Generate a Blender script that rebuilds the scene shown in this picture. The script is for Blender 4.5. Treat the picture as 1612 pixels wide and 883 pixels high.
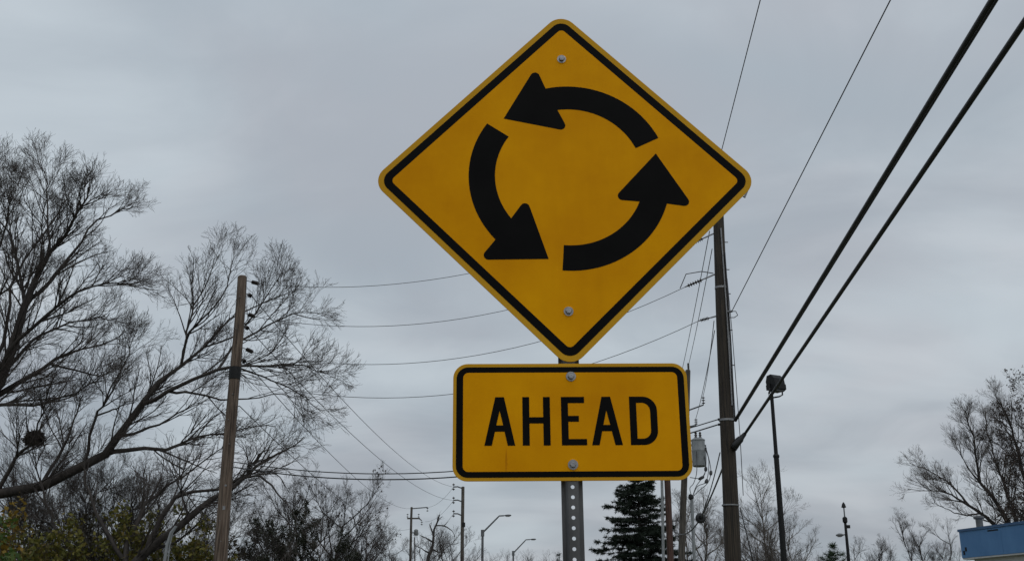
import bpy, math, random
import numpy as np
from mathutils import Vector, Matrix

for o in list(bpy.data.objects):
    bpy.data.objects.remove(o)
SC = bpy.context.scene
COL = SC.collection
R = math.radians

# ------------------------------------------------------------------ camera
PITCH = R(18.0)
FPX, CX, CY = 1700.0, 806.0, 441.5
EYE = Vector((0, 0, 1.6))
cam_d = bpy.data.cameras.new('camera')
cam_d.sensor_width = 36.0
cam_d.lens = 36.0 * FPX / 1612.0
cam_d.clip_start = 0.05
cam_d.clip_end = 4000
cam = bpy.data.objects.new('camera', cam_d)
COL.objects.link(cam)
cam.location = EYE
cam.rotation_euler = (R(90) + PITCH, 0, 0)
SC.camera = cam

# ------------------------------------------------------------------ sky and sun
SUN_EL, SUN_AZ = R(48), R(-150)        # veiled sun, high behind the camera's right shoulder
world = bpy.data.worlds.new('World')
SC.world = world
world.use_nodes = True
wn, wl = world.node_tree.nodes, world.node_tree.links
wn.clear()
w_out = wn.new('ShaderNodeOutputWorld')
w_bg = wn.new('ShaderNodeBackground')
w_bg.inputs['Strength'].default_value = 0.1
w_sky = wn.new('ShaderNodeTexSky')
w_sky.sky_type = 'NISHITA'
w_sky.sun_disc = False
w_sky.sun_elevation = SUN_EL
w_sky.sun_rotation = -SUN_AZ
w_sky.dust_density = 3.0
w_tc = wn.new('ShaderNodeTexCoord')
w_sep = wn.new('ShaderNodeSeparateXYZ')
wl.new(w_tc.outputs['Generated'], w_sep.inputs[0])
def wmath(op, a, b=None):
    n = wn.new('ShaderNodeMath'); n.operation = op
    for i, v in enumerate((a, b)):
        if v is None: continue
        if isinstance(v, (int, float)): n.inputs[i].default_value = v
        else: wl.new(v, n.inputs[i])
    return n.outputs[0]
# a flat cloud deck overhead: the view direction cut with a plane above the eye
zc = wmath('ADD', wmath('MAXIMUM', w_sep.outputs['Z'], 0.0), 0.22)
w_cmb = wn.new('ShaderNodeCombineXYZ')
wl.new(wmath('DIVIDE', w_sep.outputs['X'], zc), w_cmb.inputs[0])
wl.new(wmath('DIVIDE', w_sep.outputs['Y'], zc), w_cmb.inputs[1])
def wnoise(scale, detail, rough, dist, off):
    m = wn.new('ShaderNodeMapping'); m.inputs['Location'].default_value = off
    m.inputs['Rotation'].default_value = (0, 0, R(35)); m.inputs['Scale'].default_value = (1.0, 1.2, 1)
    wl.new(w_cmb.outputs[0], m.inputs[0])
    n = wn.new('ShaderNodeTexNoise')
    n.inputs['Scale'].default_value = scale; n.inputs['Detail'].default_value = detail
    n.inputs['Roughness'].default_value = rough; n.inputs['Distortion'].default_value = dist
    wl.new(m.outputs[0], n.inputs['Vector'])
    return n.outputs['Fac']
n_big = wnoise(1.15, 3.0, 0.45, 0.4, (3.1, 1.7, 0))
n_mid = wnoise(2.3, 6.0, 0.52, 0.6, (0.4, 5.2, 1))
n_mix = wmath('ADD', wmath('MULTIPLY', n_big, 0.64), wmath('MULTIPLY', n_mid, 0.36))
w_ramp = wn.new('ShaderNodeValToRGB')
w_ramp.color_ramp.interpolation = 'EASE'
cr = w_ramp.color_ramp.elements
cr[0].position = 0.36; cr[0].color = (0.392, 0.434, 0.482, 1)
cr[1].position = 0.66; cr[1].color = (0.585, 0.634, 0.676, 1)
wl.new(n_mix, w_ramp.inputs['Fac'])
w_cloud = wn.new('ShaderNodeVectorMath'); w_cloud.operation = 'SCALE'
# an overcast deck is thinner, so brighter, straight up than towards the horizon
wl.new(wmath('MULTIPLY', wmath('ADD', wmath('MULTIPLY', wmath('MAXIMUM', w_sep.outputs['Z'], 0.0), 0.45), 0.86), 10.0), w_cloud.inputs['Scale'])
wl.new(w_ramp.outputs['Color'], w_cloud.inputs[0])
n_hue = wnoise(1.9, 4.0, 0.5, 0.3, (7.3, 2.2, 4))
w_hue = wn.new('ShaderNodeValToRGB')
w_hue.color_ramp.elements[0].position = .38; w_hue.color_ramp.elements[0].color = (.965, .99, 1.0, 1)
w_hue.color_ramp.elements[1].position = .62; w_hue.color_ramp.elements[1].color = (1.0, .983, .985, 1)
wl.new(n_hue, w_hue.inputs['Fac'])
w_tint = wn.new('ShaderNodeVectorMath'); w_tint.operation = 'MULTIPLY'
wl.new(w_cloud.outputs['Vector'], w_tint.inputs[0]); wl.new(w_hue.outputs['Color'], w_tint.inputs[1])
w_mix = wn.new('ShaderNodeMix'); w_mix.data_type = 'RGBA'
w_mix.inputs['Factor'].default_value = 0.95
wl.new(w_sky.outputs['Color'], w_mix.inputs['A'])
wl.new(w_tint.outputs['Vector'], w_mix.inputs['B'])
wl.new(w_mix.outputs['Result'], w_bg.inputs['Color'])
wl.new(w_bg.outputs[0], w_out.inputs['Surface'])

sun_d = bpy.data.lights.new('sun', 'SUN')
sun_d.energy = 0.5
sun_d.angle = R(60)
sun_d.color = (1.0, 0.97, 0.92)
sun = bpy.data.objects.new('sun', sun_d)
COL.objects.link(sun)
sd = Vector((-math.sin(SUN_AZ) * math.cos(SUN_EL), math.cos(SUN_AZ) * math.cos(SUN_EL), math.sin(SUN_EL)))
sun.rotation_euler = sd.to_track_quat('Z', 'Y').to_euler()

SC.view_settings.view_transform = 'Standard'
SC.view_settings.look = 'None'
SC.view_settings.exposure = 0.0
SC.view_settings.gamma = 1.0
SC.view_settings.use_curve_mapping = False

# ------------------------------------------------------------------ geometry helpers
CP, SP = math.cos(PITCH), math.sin(PITCH)
def ray(px, py):
    dx, dy = (px - CX) / FPX, (CY - py) / FPX
    return Vector((dx, CP - SP * dy, SP + CP * dy))
def at(px, py, D):
    d = ray(px, py)
    return EYE + d * (D / d.y)
def wid(npx, p):                       # metres that npx photo pixels span at point p
    q = Vector(p) - EYE
    return npx * (q.y * CP + q.z * SP) / FPX
def V(*a): return Vector(a)

def tag(o, label=None, cat=None, group=None, kind=None):
    if label: o['label'] = label
    if cat: o['category'] = cat
    if group: o['group'] = group
    if kind: o['kind'] = kind
    return o
def thing(name, loc, label, cat, group=None):
    o = bpy.data.objects.new(name, None)
    o.empty_display_size = 0.2
    COL.objects.link(o)
    o.location = loc
    return tag(o, label, cat, group)
def world_origin(parent):
    l = Vector((0, 0, 0))
    while parent is not None:
        l += parent.location
        parent = parent.parent
    return l

class MB:
    """collects boxes, tubes and lathes; build() links them as one mesh object"""
    def __init__(s): s.v = []; s.f = []
    def add(s, vs, fs):
        b = len(s.v); s.v += [tuple(p) for p in vs]; s.f += [tuple(i + b for i in f) for f in fs]; return s
    def box(s, c, size, rot=None, bev=0.0):
        hx, hy, hz = [a / 2 for a in size]
        M = rot.to_3x3() if rot else Matrix.Identity(3)
        c = Vector(c)
        b = min(bev, hx * .9, hy * .9)
        prof = [(-hx + b, -hy), (hx - b, -hy), (hx, -hy + b), (hx, hy - b), (hx - b, hy), (-hx + b, hy), (-hx, hy - b), (-hx, -hy + b)] if b > 0 else [(-hx, -hy), (hx, -hy), (hx, hy), (-hx, hy)]
        n = len(prof)
        vs = [c + M @ V(x, y, z) for z in (-hz, hz) for x, y in prof]
        fs = [tuple(range(n - 1, -1, -1)), tuple(range(n, 2 * n))] + [(i, (i + 1) % n, n + (i + 1) % n, n + i) for i in range(n)]
        return s.add(vs, fs)
    def tube(s, pts, r, k=8, cap=True):
        pts = [Vector(p) for p in pts]; n = len(pts)
        if not hasattr(r, '__len__'): r = [r] * n
        vs = []; ref = None
        for i, p in enumerate(pts):
            d = (pts[min(i + 1, n - 1)] - pts[max(i - 1, 0)]).normalized()
            if ref is None: ref = V(0, 0, 1) if abs(d.z) < .8 else V(1, 0, 0)
            a = (ref - d * ref.dot(d)).normalized(); ref = a
            b = d.cross(a)
            vs += [p + (a * math.cos(t) + b * math.sin(t)) * r[i] for t in [2 * math.pi * j / k for j in range(k)]]
        fs = [(i * k + j, i * k + (j + 1) % k, (i + 1) * k + (j + 1) % k, (i + 1) * k + j) for i in range(n - 1) for j in range(k)]
        if cap: fs += [tuple(range(k - 1, -1, -1)), tuple((n - 1) * k + j for j in range(k))]
        return s.add(vs, fs)
    def lathe(s, c, prof, axis=(0, 0, 1), k=16):
        ax = Vector(axis).normalized(); c = Vector(c)
        pts = [c + ax * z for r, z in prof]
        n = len(prof)
        ref = V(1, 0, 0) if abs(ax.x) < .8 else V(0, 1, 0)
        a = (ref - ax * ref.dot(ax)).normalized(); b = ax.cross(a)
        vs = []
        for (r, z), p in zip(prof, pts):
            vs += [p + (a * math.cos(t) + b * math.sin(t)) * max(r, 1e-4) for t in [2 * math.pi * j / k for j in range(k)]]
        fs = [(i * k + j, i * k + (j + 1) % k, (i + 1) * k + (j + 1) % k, (i + 1) * k + j) for i in range(n - 1) for j in range(k)]
        fs += [tuple(range(k - 1, -1, -1)), tuple((n - 1) * k + j for j in range(k))]
        return s.add(vs, fs)
    def build(s, name, mat, parent=None, smooth=False):
        org = world_origin(parent)
        me = bpy.data.meshes.new(name)
        me.from_pydata([tuple(Vector(p) - org) for p in s.v], [], s.f)
        return link(name, me, mat, parent, smooth)
def link(name, me, mat, parent, smooth=False):
    me.materials.append(mat)
    if smooth:
        me.polygons.foreach_set('use_smooth', [True] * len(me.polygons))
        try: me.set_sharp_from_angle(angle=R(40))
        except Exception: pass
    me.update()
    o = bpy.data.objects.new(name, me)
    COL.objects.link(o)
    o.parent = parent
    return o
def mesh_np(name, verts, faces, mat, parent):
    """verts (n,3) in world space, faces (m,4) or (m,3)"""
    org = np.array(world_origin(parent))
    me = bpy.data.meshes.new(name)
    nv, nf, k = len(verts), len(faces), faces.shape[1]
    me.vertices.add(nv)
    me.vertices.foreach_set('co', (verts - org).astype(np.float32).ravel())
    me.loops.add(nf * k)
    me.loops.foreach_set('vertex_index', faces.astype(np.int32).ravel())
    me.polygons.add(nf)
    me.polygons.foreach_set('loop_start', np.arange(0, nf * k, k, dtype=np.int32))
    me.update(calc_edges=True)
    return link(name, me, mat, parent)

# ------------------------------------------------------------------ materials
def mat(name, c1, c2=None, rough=0.7, metal=0.0, scale=6.0, stretch=(1, 1, 1), bump=0.0, detail=5.0, spec=0.5, coord='Object', lo=.35, hi=.65):
    m = bpy.data.materials.new(name); m.use_nodes = True
    N, L = m.node_tree.nodes, m.node_tree.links
    b = N['Principled BSDF']
    b.inputs['Roughness'].default_value = rough
    b.inputs['Metallic'].default_value = metal
    b.inputs['Specular IOR Level'].default_value = spec
    c2 = c2 or tuple(x * .75 for x in c1)
    tc = N.new('ShaderNodeTexCoord'); mp = N.new('ShaderNodeMapping')
    mp.inputs['Scale'].default_value = stretch
    L.new(tc.outputs[coord], mp.inputs[0])
    nz = N.new('ShaderNodeTexNoise')
    nz.inputs['Scale'].default_value = scale; nz.inputs['Detail'].default_value = detail; nz.inputs['Roughness'].default_value = .6
    L.new(mp.outputs[0], nz.inputs['Vector'])
    rp = N.new('ShaderNodeValToRGB')
    rp.color_ramp.elements[0].position = lo; rp.color_ramp.elements[0].color = (*c1, 1)
    rp.color_ramp.elements[1].position = hi; rp.color_ramp.elements[1].color = (*c2, 1)
    L.new(nz.outputs['Fac'], rp.inputs[0]); L.new(rp.outputs[0], b.inputs['Base Color'])
    if bump:
        bp = N.new('ShaderNodeBump'); bp.inputs['Strength'].default_value = bump; bp.inputs['Distance'].default_value = .02
        L.new(nz.outputs['Fac'], bp.inputs['Height']); L.new(bp.outputs[0], b.inputs['Normal'])
    return m
def cracks(m, dark):
    N, L = m.node_tree.nodes, m.node_tree.links
    b = N['Principled BSDF']; src = b.inputs['Base Color'].links[0].from_socket
    tc = N.new('ShaderNodeTexCoord'); mp = N.new('ShaderNodeMapping'); mp.inputs['Scale'].default_value = (9, 9, .35)
    L.new(tc.outputs['Object'], mp.inputs[0])
    n1 = N.new('ShaderNodeTexNoise'); n1.inputs['Scale'].default_value = 3.2; n1.inputs['Detail'].default_value = 3; L.new(mp.outputs[0], n1.inputs['Vector'])
    r1 = N.new('ShaderNodeValToRGB'); e = r1.color_ramp.elements
    e[0].position = .36; e[0].color = (dark, dark, dark, 1); e[1].position = .46; e[1].color = (1, 1, 1, 1)
    n2 = N.new('ShaderNodeTexNoise'); n2.inputs['Scale'].default_value = .9; n2.inputs['Detail'].default_value = 4; L.new(tc.outputs['Object'], n2.inputs['Vector'])
    r2 = N.new('ShaderNodeValToRGB'); e = r2.color_ramp.elements
    e[0].position = .34; e[0].color = (.58, .55, .53, 1); e[1].position = .66; e[1].color = (1.15, 1.15, 1.15, 1)
    L.new(n1.outputs['Fac'], r1.inputs[0]); L.new(n2.outputs['Fac'], r2.inputs[0])
    for r in (r1, r2):
        mx = N.new('ShaderNodeMix'); mx.data_type = 'RGBA'; mx.blend_type = 'MULTIPLY'; mx.inputs['Factor'].default_value = 1
        L.new(src, mx.inputs['A']); L.new(r.outputs[0], mx.inputs['B']); src = mx.outputs['Result']
    L.new(src, b.inputs['Base Color'])
def leaf_mat(name, cols, trans=0.25):
    m = bpy.data.materials.new(name); m.use_nodes = True
    N, L = m.node_tree.nodes, m.node_tree.links
    b = N['Principled BSDF']; b.inputs['Roughness'].default_value = .6
    b.inputs['Specular IOR Level'].default_value = .3
    g = N.new('ShaderNodeNewGeometry'); rp = N.new('ShaderNodeValToRGB')
    rp.color_ramp.elements[0].color = (*cols[0], 1); rp.color_ramp.elements[1].color = (*cols[-1], 1)
    for i, c in enumerate(cols[1:-1]):
        e = rp.color_ramp.elements.new((i + 1) / (len(cols) - 1)); e.color = (*c, 1)
    L.new(g.outputs['Random Per Island'], rp.inputs[0]); L.new(rp.outputs[0], b.inputs['Base Color'])
    t = N.new('ShaderNodeBsdfTranslucent'); L.new(rp.outputs[0], t.inputs['Color'])
    mx = N.new('ShaderNodeMixShader'); mx.inputs[0].default_value = trans
    L.new(b.outputs[0], mx.inputs[1]); L.new(t.outputs[0], mx.inputs[2])
    L.new(mx.outputs[0], N['Material Output'].inputs['Surface'])
    return m

M = {}
M['bark'] = mat('bark', (.028, .023, .021), (.056, .047, .041), rough=.9, scale=9, stretch=(1, 1, .25), bump=.6)
M['twig'] = mat('twig', (.040, .032, .028), (.075, .060, .051), rough=.9, scale=1.3)
M['bark_pale'] = mat('bark_pale', (.10, .085, .07), (.16, .14, .12), rough=.9, scale=7, stretch=(1, 1, .3), bump=.4)
M['twig_pale'] = mat('twig_pale', (.085, .072, .062), (.13, .11, .095), rough=.9, scale=1.3)
M['leaf_olive'] = leaf_mat('leaf_olive', [(.065, .072, .016), (.12, .12, .024), (.19, .17, .034), (.15, .108, .028)])
M['leaf_yellow'] = leaf_mat('leaf_yellow', [(.16, .10, .018), (.24, .15, .02), (.12, .10, .02), (.30, .19, .03)])
M['leaf_green'] = leaf_mat('leaf_green', [(.035, .07, .012), (.06, .10, .018), (.10, .13, .025)])
M['leaf_brown'] = leaf_mat('leaf_brown', [(.036, .026, .022), (.062, .044, .034), (.055, .045, .036), (.085, .052, .038)], .15)
M['leaf_dull'] = leaf_mat('leaf_dull', [(.03, .028, .018), (.06, .052, .03), (.045, .035, .024)], .15)
M['needle'] = leaf_mat('needle', [(.012, .020, .013), (.020, .032, .020), (.030, .042, .028)], .05)
M['needle_pine'] = leaf_mat('needle_pine', [(.020, .040, .018), (.035, .060, .025), (.05, .075, .035)], .08)
M['cedar'] = leaf_mat('cedar', [(.016, .020, .012), (.026, .030, .016), (.032, .036, .016)], .05)
M['wood_tan'] = mat('weathered pole wood', (.078, .052, .036), (.195, .148, .112), rough=.85, scale=7, stretch=(3, 3, .16), bump=.7, detail=10, lo=.38, hi=.62)
M['wood_dark'] = mat('creosoted pole wood', (.016, .012, .008), (.058, .043, .028), rough=.8, scale=10, stretch=(3, 3, .10), bump=.5, detail=8)
M['wood_red'] = mat('reddish pole wood', (.060, .030, .022), (.105, .055, .040), rough=.8, scale=9, stretch=(3, 3, .12), bump=.4)
M['wood_grey'] = mat('grey pole wood', (.075, .066, .055), (.14, .125, .105), rough=.85, scale=9, stretch=(3, 3, .12), bump=.4)
for k_ in ('wood_tan', 'wood_dark', 'wood_red', 'wood_grey'): cracks(M[k_], .35)
M['galv'] = mat('galvanised steel', (.20, .20, .205), (.30, .30, .305), rough=.55, metal=.6, scale=26, bump=.05)
M['galv_dark'] = mat('dull galvanised post', (.060, .060, .061), (.115, .115, .116), rough=.6, metal=.3, scale=14, stretch=(1, .35, 1), bump=.08)
M['bolt'] = mat('bright bolt steel', (.20, .20, .205), (.34, .34, .345), rough=.42, metal=.8, scale=90)
M['black_steel'] = mat('black painted steel', (.008, .008, .009), (.016, .016, .016), rough=.6, scale=12, spec=.25)
M['black_rubber'] = mat('black cable jacket', (.010, .010, .011), (.020, .020, .021), rough=.5, scale=12)
M['wire'] = mat('weathered wire', (.045, .045, .047), (.075, .075, .078), rough=.6, metal=.3, scale=5)
M['tin'] = mat('transformer grey paint', (.20, .215, .22), (.27, .285, .29), rough=.5, scale=6)
M['porcelain'] = mat('dark insulator', (.035, .030, .028), (.06, .05, .045), rough=.35, scale=20)
M['lamp_grey'] = mat('lamp pole grey', (.10, .105, .11), (.15, .155, .16), rough=.5, metal=.3, scale=5)
M['lens'] = mat('lamp lens', (.35, .36, .36), (.45, .46, .46), rough=.25, scale=8)
M['blue'] = mat('blue fascia paint', (.060, .175, .365), (.082, .215, .42), rough=.55, scale=1.6, stretch=(1, 1, .5), bump=.03)
M['blue_trim'] = mat('blue trim', (.028, .085, .19), (.04, .11, .23), rough=.5, scale=3)
M['white_wall'] = mat('off white wall', (.58, .57, .55), (.66, .65, .63), rough=.8, scale=3, bump=.1)
M['roofing'] = mat('roof membrane', (.12, .12, .12), (.18, .175, .17), rough=.9, scale=2)
M['glass'] = mat('dark shop glass', (.02, .025, .03), (.03, .035, .04), rough=.08, scale=1)
M['grass'] = mat('grass ground', (.035, .048, .016), (.085, .085, .035), rough=.95, scale=.8, bump=.5, detail=9)
M['asphalt'] = mat('asphalt', (.040, .040, .041), (.062, .061, .060), rough=.9, scale=3, bump=.2, detail=10)
M['concrete'] = mat('concrete', (.27, .26, .245), (.36, .35, .33), rough=.9, scale=4, bump=.15, detail=8)
M['paint_yellow'] = mat('road paint yellow', (.55, .36, .03), (.42, .28, .03), rough=.7, scale=8)
M['black_ink'] = mat('black sign ink', (.0026, .0025, .0025), (.0044, .0042, .0042), rough=.55, scale=9, spec=.06)

def sign_yellow(name, base, dark, stain=False):
    m = mat(name, base, dark, rough=.55, scale=3.6, detail=9, spec=.05, lo=.30, hi=.72)
    N, L = m.node_tree.nodes, m.node_tree.links
    b = N['Principled BSDF']
    src = b.inputs['Base Color'].links[0].from_socket
    # faint vertical rain marks
    tc = N.new('ShaderNodeTexCoord'); mp = N.new('ShaderNodeMapping'); mp.inputs['Scale'].default_value = (40, 6.0, 1)
    L.new(tc.outputs['Object'], mp.inputs[0])
    nz = N.new('ShaderNodeTexNoise'); nz.inputs['Scale'].default_value = 1.0; nz.inputs['Detail'].default_value = 4
    L.new(mp.outputs[0], nz.inputs['Vector'])
    rp = N.new('ShaderNodeValToRGB')
    rp.color_ramp.elements[0].position = .30; rp.color_ramp.elements[0].color = (.975, .97, .965, 1)
    rp.color_ramp.elements[1].position = .62; rp.color_ramp.elements[1].color = (1, 1, 1, 1)
    L.new(nz.outputs['Fac'], rp.inputs[0])
    mx = N.new('ShaderNodeMix'); mx.data_type = 'RGBA'; mx.blend_type = 'MULTIPLY'; mx.inputs['Factor'].default_value = 1
    L.new(src, mx.inputs['A']); L.new(rp.outputs[0], mx.inputs['B'])
    out = mx.outputs['Result']
    L.new(out, b.inputs['Base Color'])
    # slightly wavy sheet metal
    n2 = N.new('ShaderNodeTexNoise'); n2.inputs['Scale'].default_value = 5; n2.inputs['Detail'].default_value = 2
    L.new(tc.outputs['Object'], n2.inputs['Vector'])
    bp = N.new('ShaderNodeBump'); bp.inputs['Strength'].default_value = .25; bp.inputs['Distance'].default_value = .01
    L.new(n2.outputs['Fac'], bp.inputs['Height']); L.new(bp.outputs[0], b.inputs['Normal'])
    return m
M['yellow_face'] = sign_yellow('yellow sign sheeting', (.80, .355, .0005), (.645, .252, .0003))
M['yellow_edge'] = sign_yellow('yellow sign edge', (.62, .33, .022), (.54, .27, .015))
M['rust_stain'] = mat('brown run stain', (.50, .185, .002), (.62, .24, .001), rough=.6, scale=30, spec=.05)

# ------------------------------------------------------------------ ground, road
def sheet(name, pts, z, m, label=None):
    mb = MB(); mb.add([(x, y, z) for x, y in pts], [tuple(range(len(pts)))])
    o = mb.build(name, m); return tag(o, kind='structure')
SL = .045                                    # the street drifts right as it goes away
def sx(x, y): return x + SL * y
sheet('ground', [(-1500, -1500), (1500, -1500), (1500, 1800), (-1500, 1800)], 0, M['grass'])
sheet('road', [(sx(-9.6, -120), -120), (sx(-2.6, -120), -120), (sx(-2.6, 300), 300), (sx(-9.6, 300), 300)], .004, M['asphalt'])
for nm, x in (('kerb_near', -2.5), ('kerb_far', -9.7)):
    mb = MB(); a, b = -120, 300
    mb.add([(sx(x + dx, y), y, z) for y in (a, b) for dx, z in ((-.09, -.02), (-.075, .13), (.075, .13), (.09, -.02))],
           [(0, 1, 5, 4), (1, 2, 6, 5), (2, 3, 7, 6), (0, 3, 2, 1), (4, 5, 6, 7)])
    tag(mb.build(nm, M['concrete']), kind='structure')
sheet('pavement', [(sx(1.2, -120), -120), (sx(2.8, -120), -120), (sx(2.8, 300), 300), (sx(1.2, 300), 300)], .02, M['concrete'])
for dx in (-.12, .12):
    c = -6.1 + dx
    sheet('road_centre_line', [(sx(c - .05, -120), -120), (sx(c + .05, -120), -120), (sx(c + .05, 300), 300), (sx(c - .05, 300), 300)], .008, M['paint_yellow'])

# ------------------------------------------------------------------ the road sign
INCH = .0254
Q = np.array([3.36847421e-01, -2.11647878e-02, 5.51435262e-03])
T = (1.48390421e-01, 2.77140535e-01, 2.99882882)
PLQ = 26.6184
th = np.linalg.norm(Q); kx, ky, kz = Q / th
K = np.array([[0, -kz, ky], [kz, 0, -kx], [-ky, kx, 0]])
RS = np.eye(3) + math.sin(th) * K + (1 - math.cos(th)) * K @ K
c_right, c_up, c_fwd = V(1, 0, 0), V(0, -SP, CP), V(0, CP, SP)
def c2w(a): return c_right * a[0] + c_up * a[1] + c_fwd * a[2]
su, sv = c2w(RS[:, 0]), c2w(RS[:, 1])
sn = su.cross(sv)
s_org = EYE + c2w(T)
LS = s_org.z / sv.z                           # from the centre of the diamond down to the ground
sign = thing('road_sign', s_org - sv * LS, 'yellow diamond roundabout sign with AHEAD plaque on a perforated steel post', 'road sign')
sign.rotation_euler = Matrix((su, sv, sn)).transposed().to_euler()

def rounded(poly, r, n=8):
    """poly with every corner rounded to r (r may be a list)"""
    out = []; m = len(poly)
    for i, p in enumerate(poly):
        rr = r[i] if hasattr(r, '__len__') else r
        p = Vector(p); a = (Vector(poly[i - 1]) - p).normalized(); b = (Vector(poly[(i + 1) % m]) - p).normalized()
        if rr <= 0: out.append(p); continue
        half = a.angle(b) / 2; d = rr / math.tan(half)
        c = p + (a + b).normalized() * (rr / math.sin(half))
        v0, v1 = p + a * d - c, p + b * d - c
        ang = v0.angle_signed(v1)
        for k in range(n + 1):
            t = -ang * k / n
            out.append(c + Vector((v0.x * math.cos(t) - v0.y * math.sin(t), v0.x * math.sin(t) + v0.y * math.cos(t))))
    return out
def plate(name, loops, z0, z1, m, parent, off=(0, 0), bevel=0.0):
    """flat shape in sign inches with holes, from z0 to z1 (metres)"""
    cu = bpy.data.curves.new(name, 'CURVE'); cu.dimensions = '2D'; cu.fill_mode = 'BOTH'
    cu.extrude = (z1 - z0) / 2 - bevel; cu.bevel_depth = bevel; cu.bevel_resolution = 1; cu.offset = -bevel
    for lp in loops:
        sp = cu.splines.new('POLY'); sp.points.add(len(lp) - 1); sp.use_cyclic_u = True
        for q, p in zip(sp.points, lp): q.co = (p[0] * INCH, p[1] * INCH, 0, 1)
    tmp = bpy.data.objects.new('tmp', cu); COL.objects.link(tmp)
    bpy.context.view_layer.update()
    me = bpy.data.meshes.new_from_object(tmp.evaluated_get(bpy.context.evaluated_depsgraph_get()))
    bpy.data.objects.remove(tmp); bpy.data.curves.remove(cu)
    me.name = name
    dy = LS if parent is sign else 0.0
    sh = Vector((off[0] * INCH, off[1] * INCH + dy, (z0 + z1) / 2))
    for v in me.vertices: v.co += sh
    me.materials.clear()
    return link(name, me, m, parent)

def diamond(side, r):
    h = side / 2
    c = [(-h, -h), (h, -h), (h, h), (-h, h)]
    q = math.sqrt(.5)
    return [((x - y) * q, (x + y) * q) for x, y in rounded(c, r, 10)]
PT = .0022
panel = plate('diamond_panel', [diamond(30, 1.875)], -PT, 0, M['yellow_edge'], sign, bevel=.0004)
def sub(name, loops, z0, z1, m, par, off=(0, 0)):
    o = plate(name, loops, z0, z1, m, par, off)
    for v in o.data.vertices: v.co.y += LS
    return o
IB, OB = 27.0, 28.75                           # inner and outer side of the black border
sub('border', [diamond(OB, 1.3), diamond(IB, .55)], -.0002, .0007, M['black_ink'], panel)
sub('yellow_face', [diamond(IB, .55)], -.0002, .0005, M['yellow_face'], panel)
ACX, ACY, RO, RI = .45, .55, 11.03, 8.15
def pol(r, a): return (r * math.cos(R(a)), r * math.sin(R(a)))
def arrow(rot):
    tip, bo, bi = pol(10.0, 135.7), pol(13.95, 104.5), pol(5.42, 88.9)
    a = [pol(RI, t) for t in np.linspace(24.3, 98.0, 22)]
    b = [pol(RO, t) for t in np.linspace(102.6, 24.7, 24)]
    head = a + [bi, tip, bo] + b
    rr = [0] * len(a) + [.52, 0, .52] + [0] * len(b)
    pts = rounded(head, rr, 6)
    c, s = math.cos(R(rot)), math.sin(R(rot))
    return [(p[0] * c - p[1] * s + ACX, p[0] * s + p[1] * c + ACY) for p in pts]
for k in range(3):
    sub('arrow', [arrow(120 * k)], .0003, .0012, M['black_ink'], panel)

plaque = plate('plaque', [rounded([(-12, -6), (12, -6), (12, 6), (-12, 6)], 1.5, 10)], -PT, 0, M['yellow_edge'], sign, (-.055, -PLQ), bevel=.0004)
def subp(name, loops, z0, z1, m): return sub(name, loops, z0, z1, m, plaque, (-.055, -PLQ))
ob = rounded([(-11.66, -5.64), (11.66, -5.64), (11.66, 5.64), (-11.66, 5.64)], 1.2, 8)
ib = rounded([(-10.98, -5.06), (10.98, -5.06), (10.98, 5.06), (-10.98, 5.06)], .55, 6)
subp('border', [ob, ib], -.0002, .0007, M['black_ink'])
subp('yellow_face', [ib], -.0002, .0005, M['yellow_face'])
def letter_A(x):
    return [[(x - 1.55, -2.46), (x - .44, 2.5), (x + .44, 2.5), (x + 1.55, -2.46), (x + .80, -2.46), (x + .48, -1.04), (x - .48, -1.04), (x - .80, -2.46)],
            [(x - .345, -.40), (x + .345, -.40), (x, 1.10)]]
def letter_H(x0, x1):
    return [[(x0, -2.46), (x0, 2.5), (x0 + .70, 2.5), (x0 + .70, .42), (x1 - .70, .42), (x1 - .70, 2.5), (x1, 2.5), (x1, -2.46), (x1 - .70, -2.46), (x1 - .70, -.22), (x0 + .70, -.22), (x0 + .70, -2.46)]]
def letter_E(x):
    return [[(x, -2.46), (x, 2.5), (x + 2.36, 2.5), (x + 2.36, 1.86), (x + .70, 1.86), (x + .70, .54), (x + 1.78, .54), (x + 1.78, -.06), (x + .70, -.06), (x + .70, -1.82), (x + 2.54, -1.82), (x + 2.54, -2.46)]]
def letter_D(x):
    return [rounded([(x, -2.46), (x + 2.80, -2.46), (x + 2.80, 2.5), (x, 2.5)], [0, 1.45, 1.45, 0], 10),
            rounded([(x + .70, -1.82), (x + 2.10, -1.82), (x + 2.10, 1.86), (x + .70, 1.86)], [0, .85, .85, 0], 8)]
for lt in (letter_A(-7.27), letter_H(-4.96, -2.16), letter_E(-1.03), letter_A(3.56), letter_D(5.92)):
    subp('letter', lt, .0003, .0012, M['black_ink'])
subp('stain', [[(-6.72, -5.0), (-6.60, -5.03), (-6.52, -4.2), (-6.56, -3.2), (-6.62, -2.7), (-6.70, -3.3), (-6.75, -4.1)]], .0003, .0007, M['rust_stain'])

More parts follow.
